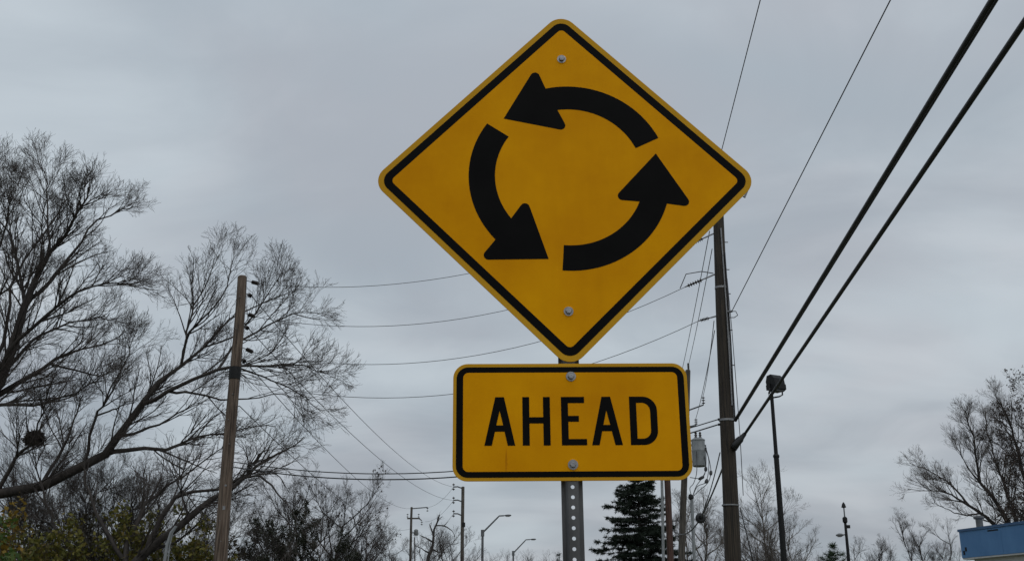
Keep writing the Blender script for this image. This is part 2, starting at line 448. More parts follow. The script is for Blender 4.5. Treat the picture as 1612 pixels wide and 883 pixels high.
def local_lathe(name, u, v, prof, m, par, k=16, n6=False):
    mb = MB(); mb.lathe((u * INCH, v * INCH + LS, 0), prof, (0, 0, 1), k)
    me = bpy.data.meshes.new(name); me.from_pydata(mb.v, [], mb.f)
    return link(name, me, m, par, smooth=not n6)
for par, u, v in ((panel, -.06, 15.1), (panel, -.05, -15.0), (plaque, .0, 4.63 - PLQ), (plaque, -.03, -4.41 - PLQ)):
    if v != 4.63 - PLQ: local_lathe('dent', u, v, [(.0158, .0003), (.0152, .0010), (.0142, .0014), (.012, .0010)], M['yellow_face'], par, 28)
    b = local_lathe('bolt', u, v, [(.0082, .0022), (.0084, .0030), (.0084, .0078), (.0074, .0086), (.004, .0088)], M['bolt'], par, 6, True)
    local_lathe('washer', u, v, [(.0128, .0004), (.0132, .0012), (.0128, .0024), (.0070, .0026)], M['bolt'], b, 20)

# perforated U-channel post, web towards the traffic
def post_mesh():
    vs, fs = [], []
    UC = -.115 * INCH
    y0, y1 = -.45, LS + 16.2 * INCH
    first = -33.2 * INCH + LS
    ks = range(int(math.floor((y0 - first) / INCH)) + 1, int(math.floor((y1 - first) / INCH)))
    wx, t, zf = .0115, .003, -PT - .0004
    n = 16
    def quad(a, b, c, d): fs.append((a, b, c, d))
    for k in ks:
        cy = first + k * INCH; h = INCH / 2
        base = len(vs)
        for z in (zf, zf - t):
            for j in range(n):
                a = 2 * math.pi * (j + .5) / n
                ca, sa = math.cos(a), math.sin(a)
                vs.append((UC + .0049 * ca, cy + .0049 * sa, z))
            for j in range(n):
                a = 2 * math.pi * (j + .5) / n
                ca, sa = math.cos(a), math.sin(a)
                s = min(wx / max(abs(ca), 1e-6), h / max(abs(sa), 1e-6))
                vs.append((UC + s * ca, cy + s * sa, z))
            for sxx, syy in ((1, 1), (-1, 1), (-1, -1), (1, -1)):
                vs.append((UC + wx * sxx, cy + h * syy, z))
        S = 2 * n + 4
        for li, fl in ((0, False), (1, True)):
            o = base + li * S
            for j in range(n):
                j2 = (j + 1) % n
                A, B, C, D = o + j, o + n + j, o + n + j2, o + j2
                pa, pb = vs[B], vs[C]
                side = lambda p: 'x+' if abs(p[0] - UC - wx) < 1e-7 else 'x-' if abs(p[0] - UC + wx) < 1e-7 else 'y'
                f = [A, B, C, D]
                if side(pa) != side(pb):
                    ci = 0 if (pa[0] + pb[0] > 2 * UC and pa[1] + pb[1] > 2 * cy) else 1 if (pa[0] + pb[0] < 2 * UC and pa[1] + pb[1] > 2 * cy) else 2 if pa[0] + pb[0] < 2 * UC else 3
                    f = [A, B, o + 2 * n + ci, C, D]
                fs.append(tuple(reversed(f)) if fl else tuple(f))
        for j in range(n):
            j2 = (j + 1) % n
            fs.append((base + j, base + j2, base + S + j2, base + S + j))
    ya, yb = first + ks[0] * INCH - INCH / 2, first + ks[-1] * INCH + INCH / 2
    # the two folded sides with their flanges, front and back skins
    for s in (-1, 1):
        prof = [(wx, zf), (wx + .0015, zf - .001), (.0185, zf - .021), (.0200, zf - .0222), (.0272, zf - .0222), (.0275, zf - .0250), (.0185, zf - .0250), (.0165, zf - .0235), (wx - .0005, zf - t), (wx, zf - t)]
        b = len(vs)
        for y in (ya, yb):
            for x, z in prof: vs.append((UC + s * x, y, z))
        m = len(prof)
        for i in range(m - 1):
            f = (b + i, b + i + 1, b + m + i + 1, b + m + i)
            fs.append(f if s < 0 else tuple(reversed(f)))
        fs.append(tuple(b + m + i for i in range(m)) if s > 0 else tuple(b + m + i for i in reversed(range(m))))
    me = bpy.data.meshes.new('post'); me.from_pydata(vs, [], fs)
    return me
link('post', post_mesh(), M['galv_dark'], sign)

# ------------------------------------------------------------------ wires
def sagged(a, b, sag, n=24):
    a, b = Vector(a), Vector(b)
    return [a.lerp(b, t) - V(0, 0, sag * 4 * t * (1 - t)) for t in [i / n for i in range(n + 1)]]
def wire(name, label, pts, r, group, m='wire', cat='wire', k=6):
    mb = MB(); mb.tube(pts, r, k)
    org = pts[0]
    o = mb.build(name, M[m], None, True)
    return tag(o, label, cat, group)

# ------------------------------------------------------------------ utility poles
def shaft(root, base, top, r0, r1, m, k=20, seed=0):
    rnd = random.Random(seed)
    base, top = Vector(base), Vector(top)
    n = 14; pts = [base + (top - base) * (i / n) for i in range(n + 1)]
    pts[0] = base - V(0, 0, .5)
    ph = rnd.random() * 6
    pts = [p + V(math.sin(i * .55 + ph), math.cos(i * .4 + ph), 0) * (.012 if 0 < i < n else 0) for i, p in enumerate(pts)]
    rs = [r0 + (r1 - r0) * i / n for i in range(n + 1)]
    pts.append(top + (top - base).normalized() * .03); rs.append(r1 * .72)
    mb = MB(); mb.tube(pts, rs, k)
    return mb.build('shaft', m, root, True)
def insul(root, a, b, nd=4, r=.055, name='insulator'):
    """a string of skirted discs from a to b"""
    a, b = Vector(a), Vector(b); L = (b - a).length
    prof = [(.012, 0)]
    for i in range(nd):
        z = L * (.2 + .6 * i / max(nd - 1, 1)); h = .5 * L / nd / 2.2
        prof += [(.018, z - h * 1.1), (r, z - h * .2), (r * .9, z + h * .3), (.018, z + h * 1.1)]
    prof += [(.012, L)]
    mb = MB(); mb.lathe(a, prof, b - a, 10)
    return mb.build(name, M['porcelain'], root, True)

# weathered tan pole across the street
DL = 29.0
lb = at(347, 883, DL); ltp = at(381.5, 436, DL)
lbase = V(lb.x + (lb.x - ltp.x) / (ltp.z - lb.z) * lb.z, DL, 0)
pl = thing('utility_pole', lbase, 'weathered tan wooden pole with a black band in front of the bare trees', 'utility pole', 'utility poles')
def lpt(py):                                    # axis of the left pole at photo row py
    x = 347 + (883 - py) * (34.5 / 447); return at(x, py, DL)
shaft(pl, lbase, ltp, wid(12.5, lbase), wid(7.2, ltp), M['wood_tan'], seed=1)
p0, p1 = lpt(597), lpt(578)
mb = MB(); mb.tube([p0, p1], [wid(9.4, p0)] * 2, 18); mb.build('band', M['black_steel'], pl, True)
LW = {}
for i, (py, px2, py2) in enumerate(((440, 409, 447), (458, 397, 467), (490, 403, 499), (508, 392, 518), (543, 400, 555), (560, 387, 570))):
    a = lpt(py); r = wid(8, a)
    b = at(px2, py2, DL - .1 if i % 2 == 0 else DL + .25)
    a2 = a + (b - a).normalized() * r
    mid = a2.lerp(b, .45)
    mb = MB(); mb.tube([a2, mid], .012, 6); mb.build('eye_bolt', M['galv'], pl)
    insul(pl, a2.lerp(b, .3), b, 7, .06)
    LW[i] = b
for py in (600, 640, 728, 736):
    a = lpt(py); mb = MB(); mb.tube([a, a + V(.22, -.1, 0)], .014, 6); mb.build('eye_bolt', M['galv'], pl)
    LW[py] = a + V(.22, -.1, 0)

for py, w_, h_ in ((800, .07, .10), (765, .05, .05)):
    p = lpt(py); mb = MB(); mb.box(p + V(.03, -wid(10.6, p), 0), (w_, .006, h_)); mb.build('tag', M['galv'], pl)
for py, dx in ((852, .02), (820, -.05), (700, .04), (662, -.03), (622, .03), (520, -.02), (470, .01)):
    p = lpt(py); mb = MB(); mb.tube([p + V(dx, -wid(7, p), 0), p + V(dx, -wid(11.5, p), 0)], .012, 6); mb.build('bolt', M['galv'], pl)

# dark pole to the right behind the sign
DR = 26.0
def rpt(py, dx=0): return at(1153.5 - (883 - py) * (22.5 / 538) + dx, py, DR)
rtop = rpt(262); rb = rpt(883); dd = (rb - rtop) / (rtop.z - rb.z)
rbase = rb + dd * rb.z; rbase.z = 0
pr = thing('utility_pole', rbase, 'dark brown wooden pole rising from behind the right corner of the sign', 'utility pole', 'utility poles')
shaft(pr, rbase, rtop, wid(15, rbase), wid(7.6, rtop), M['wood_dark'], k=24, seed=2)
rw = {}
# pole top bracket that looks out from behind the diamond's right corner
a = rpt(276); b = at(1172, 311, DR); c = at(1180, 291, DR)
mb = MB(); mb.tube([a, at(1166, 306, DR), b, c], [.03, .03, .028, .028], 8); mb.build('bracket', M['galv'], pr, True)
# strain insulators on the left of the pole, towards the street
for key, py, (px2, py2) in (('w1', 296, (1085, 316)), ('w2', 364, (1084, 386)), ('w3', 428, (1078, 452)), ('w4', 495, (1100, 505))):
    a = rpt(py); b = at(px2, py2, DR + .15)
    d = (b - a).normalized(); a2 = a + d * wid(9, a); mid = a2.lerp(b, .35)
    mb = MB(); mb.tube([a2, mid], .02, 6); mb.build('eye_bolt', M['galv'], pr)
    insul(pr, mid, b, 6, .055); rw[key] = b
    if key == 'w3':
        mb = MB(); mb.tube([b - V(.12, 0, .03), b + V(.05, 0, .35), b + V(.45, 0, .42), a2 + V(-.05, 0, .02)], .012, 6); mb.build('jumper', M['wire'], pr, True)
# right hand dead end and its loop
a = rpt(492); b = at(1152, 490, DR - .3)
mb = MB(); mb.tube([a, b], .03, 8); mb.build('eye_bolt', M['galv'], pr)
mb = MB(); mb.tube([b, b + V(.1, 0, .0), b + V(.14, 0, -.1), b + V(.05, 0, -.16), b + V(-.1, 0, -.16)], .011, 6); mb.build('jumper', M['wire'], pr, True)
rw['thin'] = b
# conduit and loose lines down the shaft
def down(pylist, dx, dep, r, nm, m):
    mb = MB(); mb.tube([rpt(py, d) - V(0, wid(10, rpt(py)) * dep, 0) for py, d in zip(pylist, dx)], r, 8); mb.build(nm, m, pr, True)
down((363, 430, 500, 560, 640), (1, 3, 5, 6, 7), 1.06, .018, 'riser_conduit', M['galv'])
down((400, 470, 540, 600, 660), (6, 8, 9.5, 10, 11), .8, .02, 'riser_cable', M['black_rubber'])
down((440, 520, 600, 690, 780), (9, 13, 16, 19, 20), .4, .009, 'loose_wire', M['wire'])
for py, h in ((455, 3), (663, 3.2), (796, 2)):
    p = rpt(py); q = rpt(py - h)
    mb = MB(); mb.tube([p, q], [wid(9 + (py - 345) * .0095, p) * 1.03] * 2, 22); mb.build('strap', M['galv'] if py > 460 else M['galv'], pr, True)
# little steps and bolts
for py in (330, 382, 425, 463, 520, 575):
    p = rpt(py); r = wid(8.5 + (py - 345) * .009, p)
    mb = MB(); mb.tube([p + V(r * .8, -.03, 0), p + V(r + .07, -.03, 0)], .014, 6); mb.build('bolt', M['galv'], pr)
# splice case where the heavy cable lands
a, b = at(1157, 701, DR - .25), at(1173, 682, DR - .3)
mb = MB(); mb.lathe(a, [(.03, -.06), (.075, -.02), (.085, .05), (.085, .20), (.06, .26), (.045, (b - a).length)], b - a, 14)
mb.build('splice_case', M['black_rubber'], pr, True)
rw['cab2'] = b
mb = MB(); mb.box(at(1159, 699, DR - .2), (.16, .14, .26), Matrix.Rotation(R(35), 3, 'Y')); mb.build('splice_bracket', M['black_steel'], pr)
rw['cab1'] = at(1157, 661, DR - .3)

# overhead wires that cross the street
SG = .0172
GX = 'wires strung across the street between the two poles'
def cross(key, l, r_, sag_px, label, rad=.0075):
    wire('overhead_wire', label, sagged(l, r_, sag_px * SG), rad, GX)
cross('w1', LW[0], rw['w1'], 50, 'highest wire from the tan pole, running behind the upper half of the diamond')
cross('w2', LW[2], rw['w2'], 58, 'second wire down from the tan pole top, crossing to the dark pole')
cross('w3', LW[4], rw['w3'], 58, 'third wire down from the tan pole, passing behind the tip of the diamond')
cross('w4', LW[600], rw['w4'], 64, 'lowest thin wire from the black band, passing behind the gap between both signs')
cr_pts = sagged(LW[728], rpt(660, -14), 42 * SG)
wire('telephone_cable', 'upper strand of the low cable pair crossing left of the AHEAD plaque', cr_pts, .013, 'low cable pair', 'black_rubber', 'cable')
wire('telephone_cable', 'lower strand of the low cable pair crossing left of the AHEAD plaque', sagged(LW[736], rpt(668, -14), 43 * SG), .016, 'low cable pair', 'black_rubber', 'cable')
# clamps where that pair reaches the dark pole
for py in (660, 668):
    a, b = rpt(py, -14), rpt(py - 1, 0)
    mb = MB(); mb.tube([a, b], .03, 8); mb.build('clamp', M['black_steel'], pr)

# wires that come over the camera to the dark pole
GO = 'lines running overhead towards the camera'
def over(name, label, end, px, py, D1, r, m, ext=2.6, sag=.25, cat='cable', k=10):
    p1 = at(px, py, D1); e = Vector(end)
    far = e + (p1 - e) * ext
    wire(name, label, sagged(e, far, 0, 30), r, GO, m, cat, k)
over('overhead_cable', 'thick black cable bundle, the left of the two heavy cables at upper right', rw['cab1'], 1562, 0, 9.2, .033, 'black_rubber')
over('overhead_cable', 'thick black cable on the right, ending in a splice case on the dark pole', rw['cab2'], 1612, 36, 9.4, .035, 'black_rubber')
e = Vector(rw['cab1']) + V(.018, 0, -.026); p1 = at(1562, 0, 9.2) + V(.022, 0, -.03)
far = e + (p1 - e) * 2.6
wire('overhead_cable', 'thinner strand hanging just below the left heavy black cable', sagged(e, far, 0, 30), .020, GO, 'black_rubber', 'cable', 8)
over('overhead_wire', 'single thin wire slanting from the dark pole to the top edge right of centre', rw['thin'], 1402, 0, 14.0, .010, 'wire', 2.4, cat='wire')
over('overhead_wire', 'thin wire leaving the hidden pole top just right of the diamond', at(1128, 268, DR), 1197, 0, 17.5, .010, 'wire', 2.2, cat='wire')

# ------------------------------------------------------------------ the poles beyond, right of the post
DB = 50.0
def bpt(py, dx=0): return at(1073 + (883 - py) * (10.0 / 302) + dx, py, DB)
bt = bpt(583); bb = bpt(883); d = (bb - bt) / (bt.z - bb.z); bbase = bb + d * bb.z; bbase.z = 0
pb = thing('utility_pole', bbase, 'grey wooden pole with a transformer behind the AHEAD plaque', 'utility pole', 'utility poles')
shaft(pb, bbase, bt, wid(6.5, bbase), wid(4, bt), M['wood_grey'], k=14, seed=3)
p = bpt(583, 1); mb = MB(); mb.tube([p, p + V(.0, 0, .35)], .05, 8); mb.build('insulator', M['porcelain'], pb)
a, b = bpt(646, 2), at(1107.5, 637, DB - .3)
mb = MB(); mb.tube([a, b], .035, 6); mb.build('bracket_arm', M['lamp_grey'], pb)
insul(pb, b, b + V(.0, 0, .42), 3, .09); BI1 = b + V(0, 0, .42)
a, b = bpt(672, 2), at(1096, 669, DB - .3)
mb = MB(); mb.tube([a, b], .035, 6); mb.build('bracket_arm', M['lamp_grey'], pb)
insul(pb, b, b + V(0, 0, .32), 3, .09); BI2 = b + V(0, 0, .32)
# transformer can
tc_ = at(1101, 734, DB - .3); tr = wid(10.5, tc_); thh = wid(43, tc_)
mb = MB(); mb.lathe(tc_, [(tr * .9, 0), (tr, .03), (tr, thh * .55), (tr * 1.03, thh * .57), (tr * 1.03, thh * .6), (tr, thh * .62), (tr, thh * .93), (tr * 1.06, thh * .94), (tr * 1.06, thh * .98), (tr * .6, thh * 1.05), (.02, thh * 1.07)], (0, 0, 1), 22)
can = mb.build('transformer', M['tin'], pb, True)
for dx in (-.1, .1):
    q = tc_ + V(dx, -.05, thh * 1.02)
    mb = MB(); mb.lathe(q, [(.05, 0), (.075, .05), (.04, .1), (.075, .15), (.04, .2), (.065, .26), (.02, .32)], (0, 0, 1), 10); mb.build('bushing', M['porcelain'], can, True)
mb = MB(); mb.box(tc_ + V(tr * 1.02, -.05, thh * .62), (.1, .12, .16)); mb.build('terminal', M['black_steel'], can)
for f in (.2, .8):
    q = tc_ + V(0, 0, thh * f); mb = MB(); mb.tube([q, V(bpt(720).x, DB, q.z)], .05, 6); mb.build('hanger', M['galv'], pb)

# reddish pole with its pale conduit
DA = 46.0
ab_ = at(1052, 883, DA); abase = V(ab_.x + .12, DA, 0)
pa = thing('utility_pole', abase, 'reddish brown wooden pole with pale conduit, just right of the spruce', 'utility pole', 'utility poles')
atop = at(1047.5, 700, DA)
shaft(pa, abase, atop, wid(6.2, abase), wid(4.6, atop), M['wood_red'], k=14, seed=4)
mb = MB(); mb.tube([abase + V(-wid(7.6, abase), -.1, 0), at(1044.5, 883, DA - .1), at(1042, 757, DA - .1), at(1040.5, 705, DA - .1)], .06, 8); mb.build('conduit', M['tin'], pa, True)

# slim metal mast with service drops
DC = 47.0
cb = at(1090.5, 883, DC); cbase = V(cb.x + .03, DC, 0); ct = at(1089, 784, DC)
mast = thing('service_mast', cbase, 'slim pale metal mast with drooping service wires below the transformer', 'mast')
mb = MB(); mb.tube([cbase - V(0, 0, .3), ct], [wid(3, cbase), wid(2.5, ct)], 10); mb.build('pipe', M['tin'], mast, True)
mb = MB(); mb.lathe(ct - V(0, 0, .05), [(.05, 0), (.12, .04), (.11, .16), (.05, .24)], (-.3, 0, 1), 12); mb.build('weatherhead', M['black_steel'], mast, True)
drops = [[(1110, 700), (1117, 726), (1119, 744), (1114, 760), (1100, 772), (1090, 782)], [(1108, 714), (1111, 738), (1105, 752), (1096, 765), (1090, 782)],
         [(1096, 700), (1097, 740), (1092, 760), (1086, 768), (1089, 782)], [(1110, 705), (1116, 726), (1112, 757), (1098, 765), (1090, 782)], [(1086, 751), (1104, 752), (1111, 738), (1111, 700)]]
for i, dl in enumerate(drops):
    nn = len(dl)
    pts = [at(x, y, DB - .4 + (DC - DB + .4) * (k / (nn - 1) if i < 4 else .5)) for k, (x, y) in enumerate(dl)]
    # smooth it
    sm = []
    for k in range(nn - 1):
        p_ = [pts[max(k - 1, 0)], pts[k], pts[k + 1], pts[min(k + 2, nn - 1)]]
        for t in (0, .25, .5, .75):
            sm.append(.5 * ((2 * p_[1]) + (p_[2] - p_[0]) * t + (2 * p_[0] - 5 * p_[1] + 4 * p_[2] - p_[3]) * t * t + (3 * p_[1] - p_[0] - 3 * p_[2] + p_[3]) * t ** 3))
    sm.append(pts[-1])
    mb = MB(); mb.tube(sm, .017, 6); dw = mb.build('service_wire', M['black_rubber'], mast, True)
    k = (2, 1, 3, 2, 1)[i]
    q = pts[k]; d = (pts[k + 1] - pts[k - 1]).normalized()
    if i != 2:
        mb = MB(); mb.lathe(q - d * .15, [(.02, 0), (.065, .05), (.075, .15), (.065, .25), (.02, .3)], d, 10); mb.build('connector', M['black_rubber'], dw, True)

# twin lines from the dark pole down to the transformer pole
GD = 'thin lines dropping from the dark pole to the transformer pole'
for (x0, y0), end, sg, lab in (((1117, 364), at(1072, 590, DB - 1), .1, 'leftmost thin line slanting down from the dark pole behind the plaque corner'),
                              ((1121, 392), bpt(578, 0), .1, 'second thin line slanting down to the hidden grey pole top'),
                              ((1124, 505), BI1, .2, 'thin line dropping from the dark pole to the bracket right of the plaque'),
                              ((1125, 520), BI2, .15, 'thin line dropping beside the dark pole to the lower bracket insulator')):
    wire('overhead_wire', lab, sagged(at(x0, y0, DR), end, sg, 14), .011, GD)
# cable from the dark pole with a round coil, down to the reddish pole
a = at(1138, 735, DR + .1); b = at(1103, 815, 34.0); c = at(1058, 832, DA - .2)
wire('telephone_cable', 'black cable sloping from the dark pole to the round coil', sagged(a, b, .05, 10), .022, 'coiled cable run', 'black_rubber', 'cable', 8)
wire('telephone_cable', 'thin second cable close beside the one sloping to the coil', sagged(a + V(-.05, 0, .35), b + V(.02, 0, .06), .12, 10), .014, 'coiled cable run', 'black_rubber', 'cable', 8)
wire('telephone_cable', 'cable running from the round coil to the reddish pole', sagged(b, c, .35, 12), .022, 'coiled cable run', 'black_rubber', 'cable', 8)
coil = thing('cable_coil', b, 'round black coil of spare cable hung behind the dark pole', 'cable coil')
for k in range(4):
    mb = MB(); rr = .085 + .018 * k
    mb.tube([b + V(rr * math.cos(t), -.03 + .02 * k, rr * math.sin(t)) for t in [2 * math.pi * i / 20 for i in range(21)]], .022, 6); mb.build('loop', M['black_rubber'], coil, True)
mb = MB(); mb.lathe(b + V(0, -.03, 0), [(.09, 0), (.1, .03), (.09, .06)], (0, 1, 0), 14); mb.build('hub', M['black_steel'], coil)
wire('guy_wire', 'guy wire sloping down to the right from the dark pole', [at(1165, 798, DR), at(1186, 884, DR + .5), at(1215, 1004, DR + 1.2)], .012, 'guy wires', 'wire', 'wire')

# ------------------------------------------------------------------ poles far down the street, left of the post
def far_pole(px, ytop, D, r_px, label, m):
    t = at(px, ytop, D); base = V(t.x + .05, D, 0)
    o = thing('utility_pole', base, label, 'utility pole', 'utility poles')
    shaft(o, base, t, wid(r_px * 1.2, base), wid(r_px * .85, t), m, k=10, seed=int(px))
    return o
D1 = 100.0
f1 = far_pole(728.8, 766, D1, 2.9, 'distant wooden pole with three left-hand arms below the plaque corner', M['wood_grey'])
FW = {}
for k, (ya, yb) in enumerate(((768, 766), (789, 787), (811, 808))):
    a, b = at(727, ya, D1), at(714, yb, D1)
    mb = MB(); mb.tube([a, a.lerp(b, .5) + V(0, 0, .08), b], .06, 6); arm = mb.build('crossarm', M['lamp_grey'], f1)
    insul(f1, b - V(0, 0, .35), b + V(0, 0, .35), 2, .13)
    FW[k] = b
a = at(729, 829, D1); mb = MB(); mb.tube([a, at(729, 822, D1)], wid(3.4, a), 10); mb.build('band', M['black_steel'], f1)
D2 = 125.0
f2 = far_pole(648, 798, D2, 2.1, 'distant wooden pole with a crossarm, left of the dead tree snag', M['wood_grey'])
a, b = at(641, 816, D2), at(661, 815, D2)
mb = MB(); mb.box((a + b) / 2, ((b - a).length, .14, .16)); mb.build('crossarm', M['wood_grey'], f2)
for x in (641.5, 659):
    p = at(x, 815, D2); insul(f2, p + V(0, 0, .05), p + V(0, 0, .5), 2, .13)
a, b = at(649, 800, D2), at(673, 798, D2)
mb = MB(); mb.tube([a, b], .06, 6); mb.build('bracket_arm', M['lamp_grey'], f2); insul(f2, b, b - V(0, 0, .5), 2, .14)
a, b = at(649, 820, D2), at(664, 820, D2)
mb = MB(); mb.tube([at(659, 815, D2), at(664, 819, D2)], .06, 6); mb.build('brace', M['lamp_grey'], f2); insul(f2, b, b - V(0, 0, .45), 2, .14)
p = at(655, 838, D2)
mb = MB(); mb.lathe(p - V(0, 0, .3), [(.2, 0), (.24, .05), (.24, .6), (.1, .7)], (0, 0, 1), 10); mb.build('transformer', M['tin'], f2, True)
mb = MB(); mb.tube([at(649, 838, D2), p], .06, 6); mb.build('hanger', M['galv'], f2)
mb = MB(); mb.tube([at(652.5, 845, D2), at(653, 884, D2), V(at(653, 884, D2).x, D2, 0)], .08, 6); mb.build('conduit', M['galv'], f2)
GF = 'wires receding from the tan pole to the far poles'
def recede(a, b, sag, lab, r=.012): wire('overhead_wire', lab, sagged(a, b, sag, 30), r, GF)
recede(LW[1], FW[0], 1.1, 'highest of the wires receding from the tan pole to the far pole')
recede(LW[3], FW[1], 1.1, 'second receding wire, from the tan pole to the middle arm of the far pole')
recede(LW[5], at(646, 800, D2), 1.1, 'third receding wire, ending at the top of the far crossarm pole')
recede(LW[640], at(645, 832, D2), 1.2, 'lowest receding wire, ending half way up the far crossarm pole')
for k in range(3):
    recede(FW[k], V(at(673, 798, D2).x - .2, D2, at(673, 798, D2).z - 1.6 * k), .5, ('top', 'middle', 'bottom')[k] + ' short faint wire between the two far poles', .012)

# ------------------------------------------------------------------ street lamps
def street_lamp(px, ytop, pe, ph, D, label):
    """pole axis px, junction row ytop, elbow (x,y), head end (x,y)"""
    t = at(px, ytop, D); base = V(t.x, D, 0)
    o = thing('street_lamp', base, label, 'street lamp', 'street lamps far down the road')
    mb = MB(); mb.tube([base, t], [.14, .10], 10); mb.build('pole', M['lamp_grey'], o, True)
    mb = MB(); mb.tube([t - V(0, 0, .3), t + V(0, 0, .25)], .15, 10); mb.build('collar', M['lamp_grey'], o, True)
    e = at(*pe, D); h = at(*ph, D); m_ = e.lerp(h, .4)
    mb = MB(); mb.tube([t, t.lerp(e, .9), e, m_], [.075, .065, .06, .06], 8); mb.build('arm', M['lamp_grey'], o, True)
    c = m_.lerp(h, .5); L = (h - m_).length
    mb = MB(); mb.lathe(m_, [(.04, 0), (.11, L * .15), (.15, L * .5), (.13, L * .85), (.05, L)], h - m_, 10)
    for i, v in enumerate(mb.v): mb.v[i] = (v[0], v[1], c.z + (v[2] - c.z) * .6)
    hd = mb.build('lamp_head', M['lamp_grey'], o, True)
    mb = MB(); mb.box(c - V(0, 0, .09), (L * .55, .16, .04)); mb.build('lens', M['lens'], hd)
street_lamp(759.7, 838, (786, 811.5), (805, 810.5), 95, 'taller of the two street lamps beside the sign post, reaching right')
street_lamp(808, 870, (828, 849), (844, 848), 130, 'lower, farther of the two street lamps left of the sign post')

# lamp post on the right with short arm
DLR = 85.0
t = at(1328, 795, DLR); base = V(at(1337.5, 883, DLR).x, DLR, 0)
base.x = t.x + .0
lr = thing('street_lamp', base, 'slender dark lamp post with one short arm at lower right', 'street lamp')
j = at(1331, 818, DLR)
mb = MB(); mb.tube([base, V(base.x, DLR, j.z)], [.20, .10], 10); mb.build('pole', M['black_steel'], lr, True)
mb = MB(); mb.tube([V(base.x, DLR, j.z), V(base.x, DLR, t.z)], [.055, .05], 8); mb.build('mast', M['lamp_grey'], lr, True)
mb = MB(); mb.lathe(V(base.x, DLR, t.z - .2), [(.05, 0), (.19, .05), (.12, .3), (.02, .45)], (0, 0, 1), 10); mb.build('finial', M['black_steel'], lr, True)
mb = MB(); mb.lathe(V(base.x, DLR, j.z - .25), [(.09, 0), (.19, .1), (.19, .4), (.09, .5)], (0, 0, 1), 10); mb.build('collar', M['black_steel'], lr, True)
mb = MB(); mb.box(V(base.x + .22, DLR, j.z - .5), (.22, .2, .24)); mb.build('sensor', M['black_steel'], lr)
q = at(1334, 845, DLR); q.x = base.x
e = at(1327, 841.5, DLR); h = at(1316, 842, DLR)
mb = MB(); mb.tube([q, q.lerp(e, .5) + V(0, 0, .12), e], .05, 8); mb.build('arm', M['lamp_grey'], lr, True)
L_ = (h - e).length
mb = MB(); mb.lathe(e, [(.05, -.05), (.12, L_ * .2), (.14, L_ * .6), (.05, L_)], h - e, 10); hd = mb.build('lamp_head', M['lamp_grey'], lr, True)
mb = MB(); mb.box((e + h) / 2 - V(0, 0, .13), (L_ * .5, .16, .03)); mb.build('lens', M['lens'], hd)

# ------------------------------------------------------------------ flood light on its pole
DF = 30.0
ft = at(1215, 626, DF); fbase = V(ft.x, DF, 0)
fl = thing('floodlight', fbase, 'dark shoebox floodlight on a slim black pole under the heavy cables', 'floodlight')
zz = lambda py: at(1220, py, DF).z
mb = MB(); mb.tube([fbase, V(ft.x, DF, zz(718))], [.098, .072], 14); mb.build('pole', M['black_steel'], fl, True)
mb = MB(); mb.tube([V(ft.x, DF, zz(718) - .02), V(ft.x, DF, ft.z + .05)], [.056, .05], 12); mb.build('upper_pole', M['black_steel'], fl, True)
mb = MB(); mb.lathe(V(ft.x, DF, zz(720)), [(.08, 0), (.09, .02), (.09, .06), (.06, .1)], (0, 0, 1), 12); mb.build('collar', M['black_steel'], fl, True)
rotz = Matrix.Rotation(R(28), 3, 'Z')
hc = at(1221, 604, DF)
def fbox(nm, prof, depth, m, par):
    """side profile (y,z) extruded across x, turned about the pole"""
    n = len(prof); vs = [hc + rotz @ V(s * depth * .37, y * .72, z * .88) for s in (-1, 1) for y, z in prof]
    fs = [tuple(range(n)), tuple(range(2 * n - 1, n - 1, -1))] + [(i, n + i, n + (i + 1) % n, (i + 1) % n) for i in range(n)]
    mb = MB(); mb.add(vs, fs); return mb.build(nm, m, par)
hous = fbox('housing', [(-.25, -.03), (-.21, .15), (-.02, .29), (.20, .27), (.28, .08), (.25, -.03)], .50, M['black_steel'], fl)
fbox('door_frame', [(-.28, -.20), (-.27, -.035), (.26, -.035), (.25, -.20), (-.12, -.26)], .54, M['black_steel'], fl)
fbox('lens', [(-.22, -.262), (-.22, -.20), (.18, -.20), (.18, -.262)], .42, M['glass'], hous)
for s in (-1, 1):
    mb = MB(); mb.tube([hc + rotz @ V(s * .22, 0, -.02), hc + rotz @ V(s * .24, .02, -.29), hc + rotz @ V(s * .12, .02, -.35), V(ft.x, DF, ft.z)], .022, 8)
    mb.build('yoke', M['black_steel'], fl, True)
mb = MB(); q = hc + rotz @ V(-.26, -.05, -.15); mb.tube([q, q + V(-.06, 0, -.15), q + V(-.03, 0, -.35)], .009, 6); mb.build('power_cord', M['black_rubber'], fl, True)

# ------------------------------------------------------------------ blue building
BC = at(1509, 833, 45.0)                         # far top corner of the fascia
q2 = at(1612, 822.5, 41.4)
wdir = V(q2.x - BC.x, q2.y - BC.y, 0).normalized(); wout = V(-wdir.y, wdir.x, 0)
if wout.x > 0: wout = -wout                      # towards the street
LB_, WB = 26.0, 14.0
gz = BC.z
zf = at(1516, 878, 45.0).z
bl = thing('shop_building', V(BC.x, BC.y, 0), 'low flat-roofed white building with a blue fascia at lower right', 'building')
def slab(nm, a, b, depth, z0, z1, m, par, outo=0.0):
    """box along the wall from a to b metres, reaching depth behind the facade"""
    o0 = V(BC.x, BC.y, 0)
    pts = [o0 + wdir * a + wout * outo, o0 + wdir * b + wout * outo, o0 + wdir * b - wout * depth, o0 + wdir * a - wout * depth]
    vs = [(p.x, p.y, z) for z in (z0, z1) for p in pts]
    mb = MB(); mb.add(vs, [(3, 2, 1, 0), (4, 5, 6, 7), (0, 1, 5, 4), (1, 2, 6, 5), (2, 3, 7, 6), (3, 0, 4, 7)])
    return mb.build(nm, m, par)
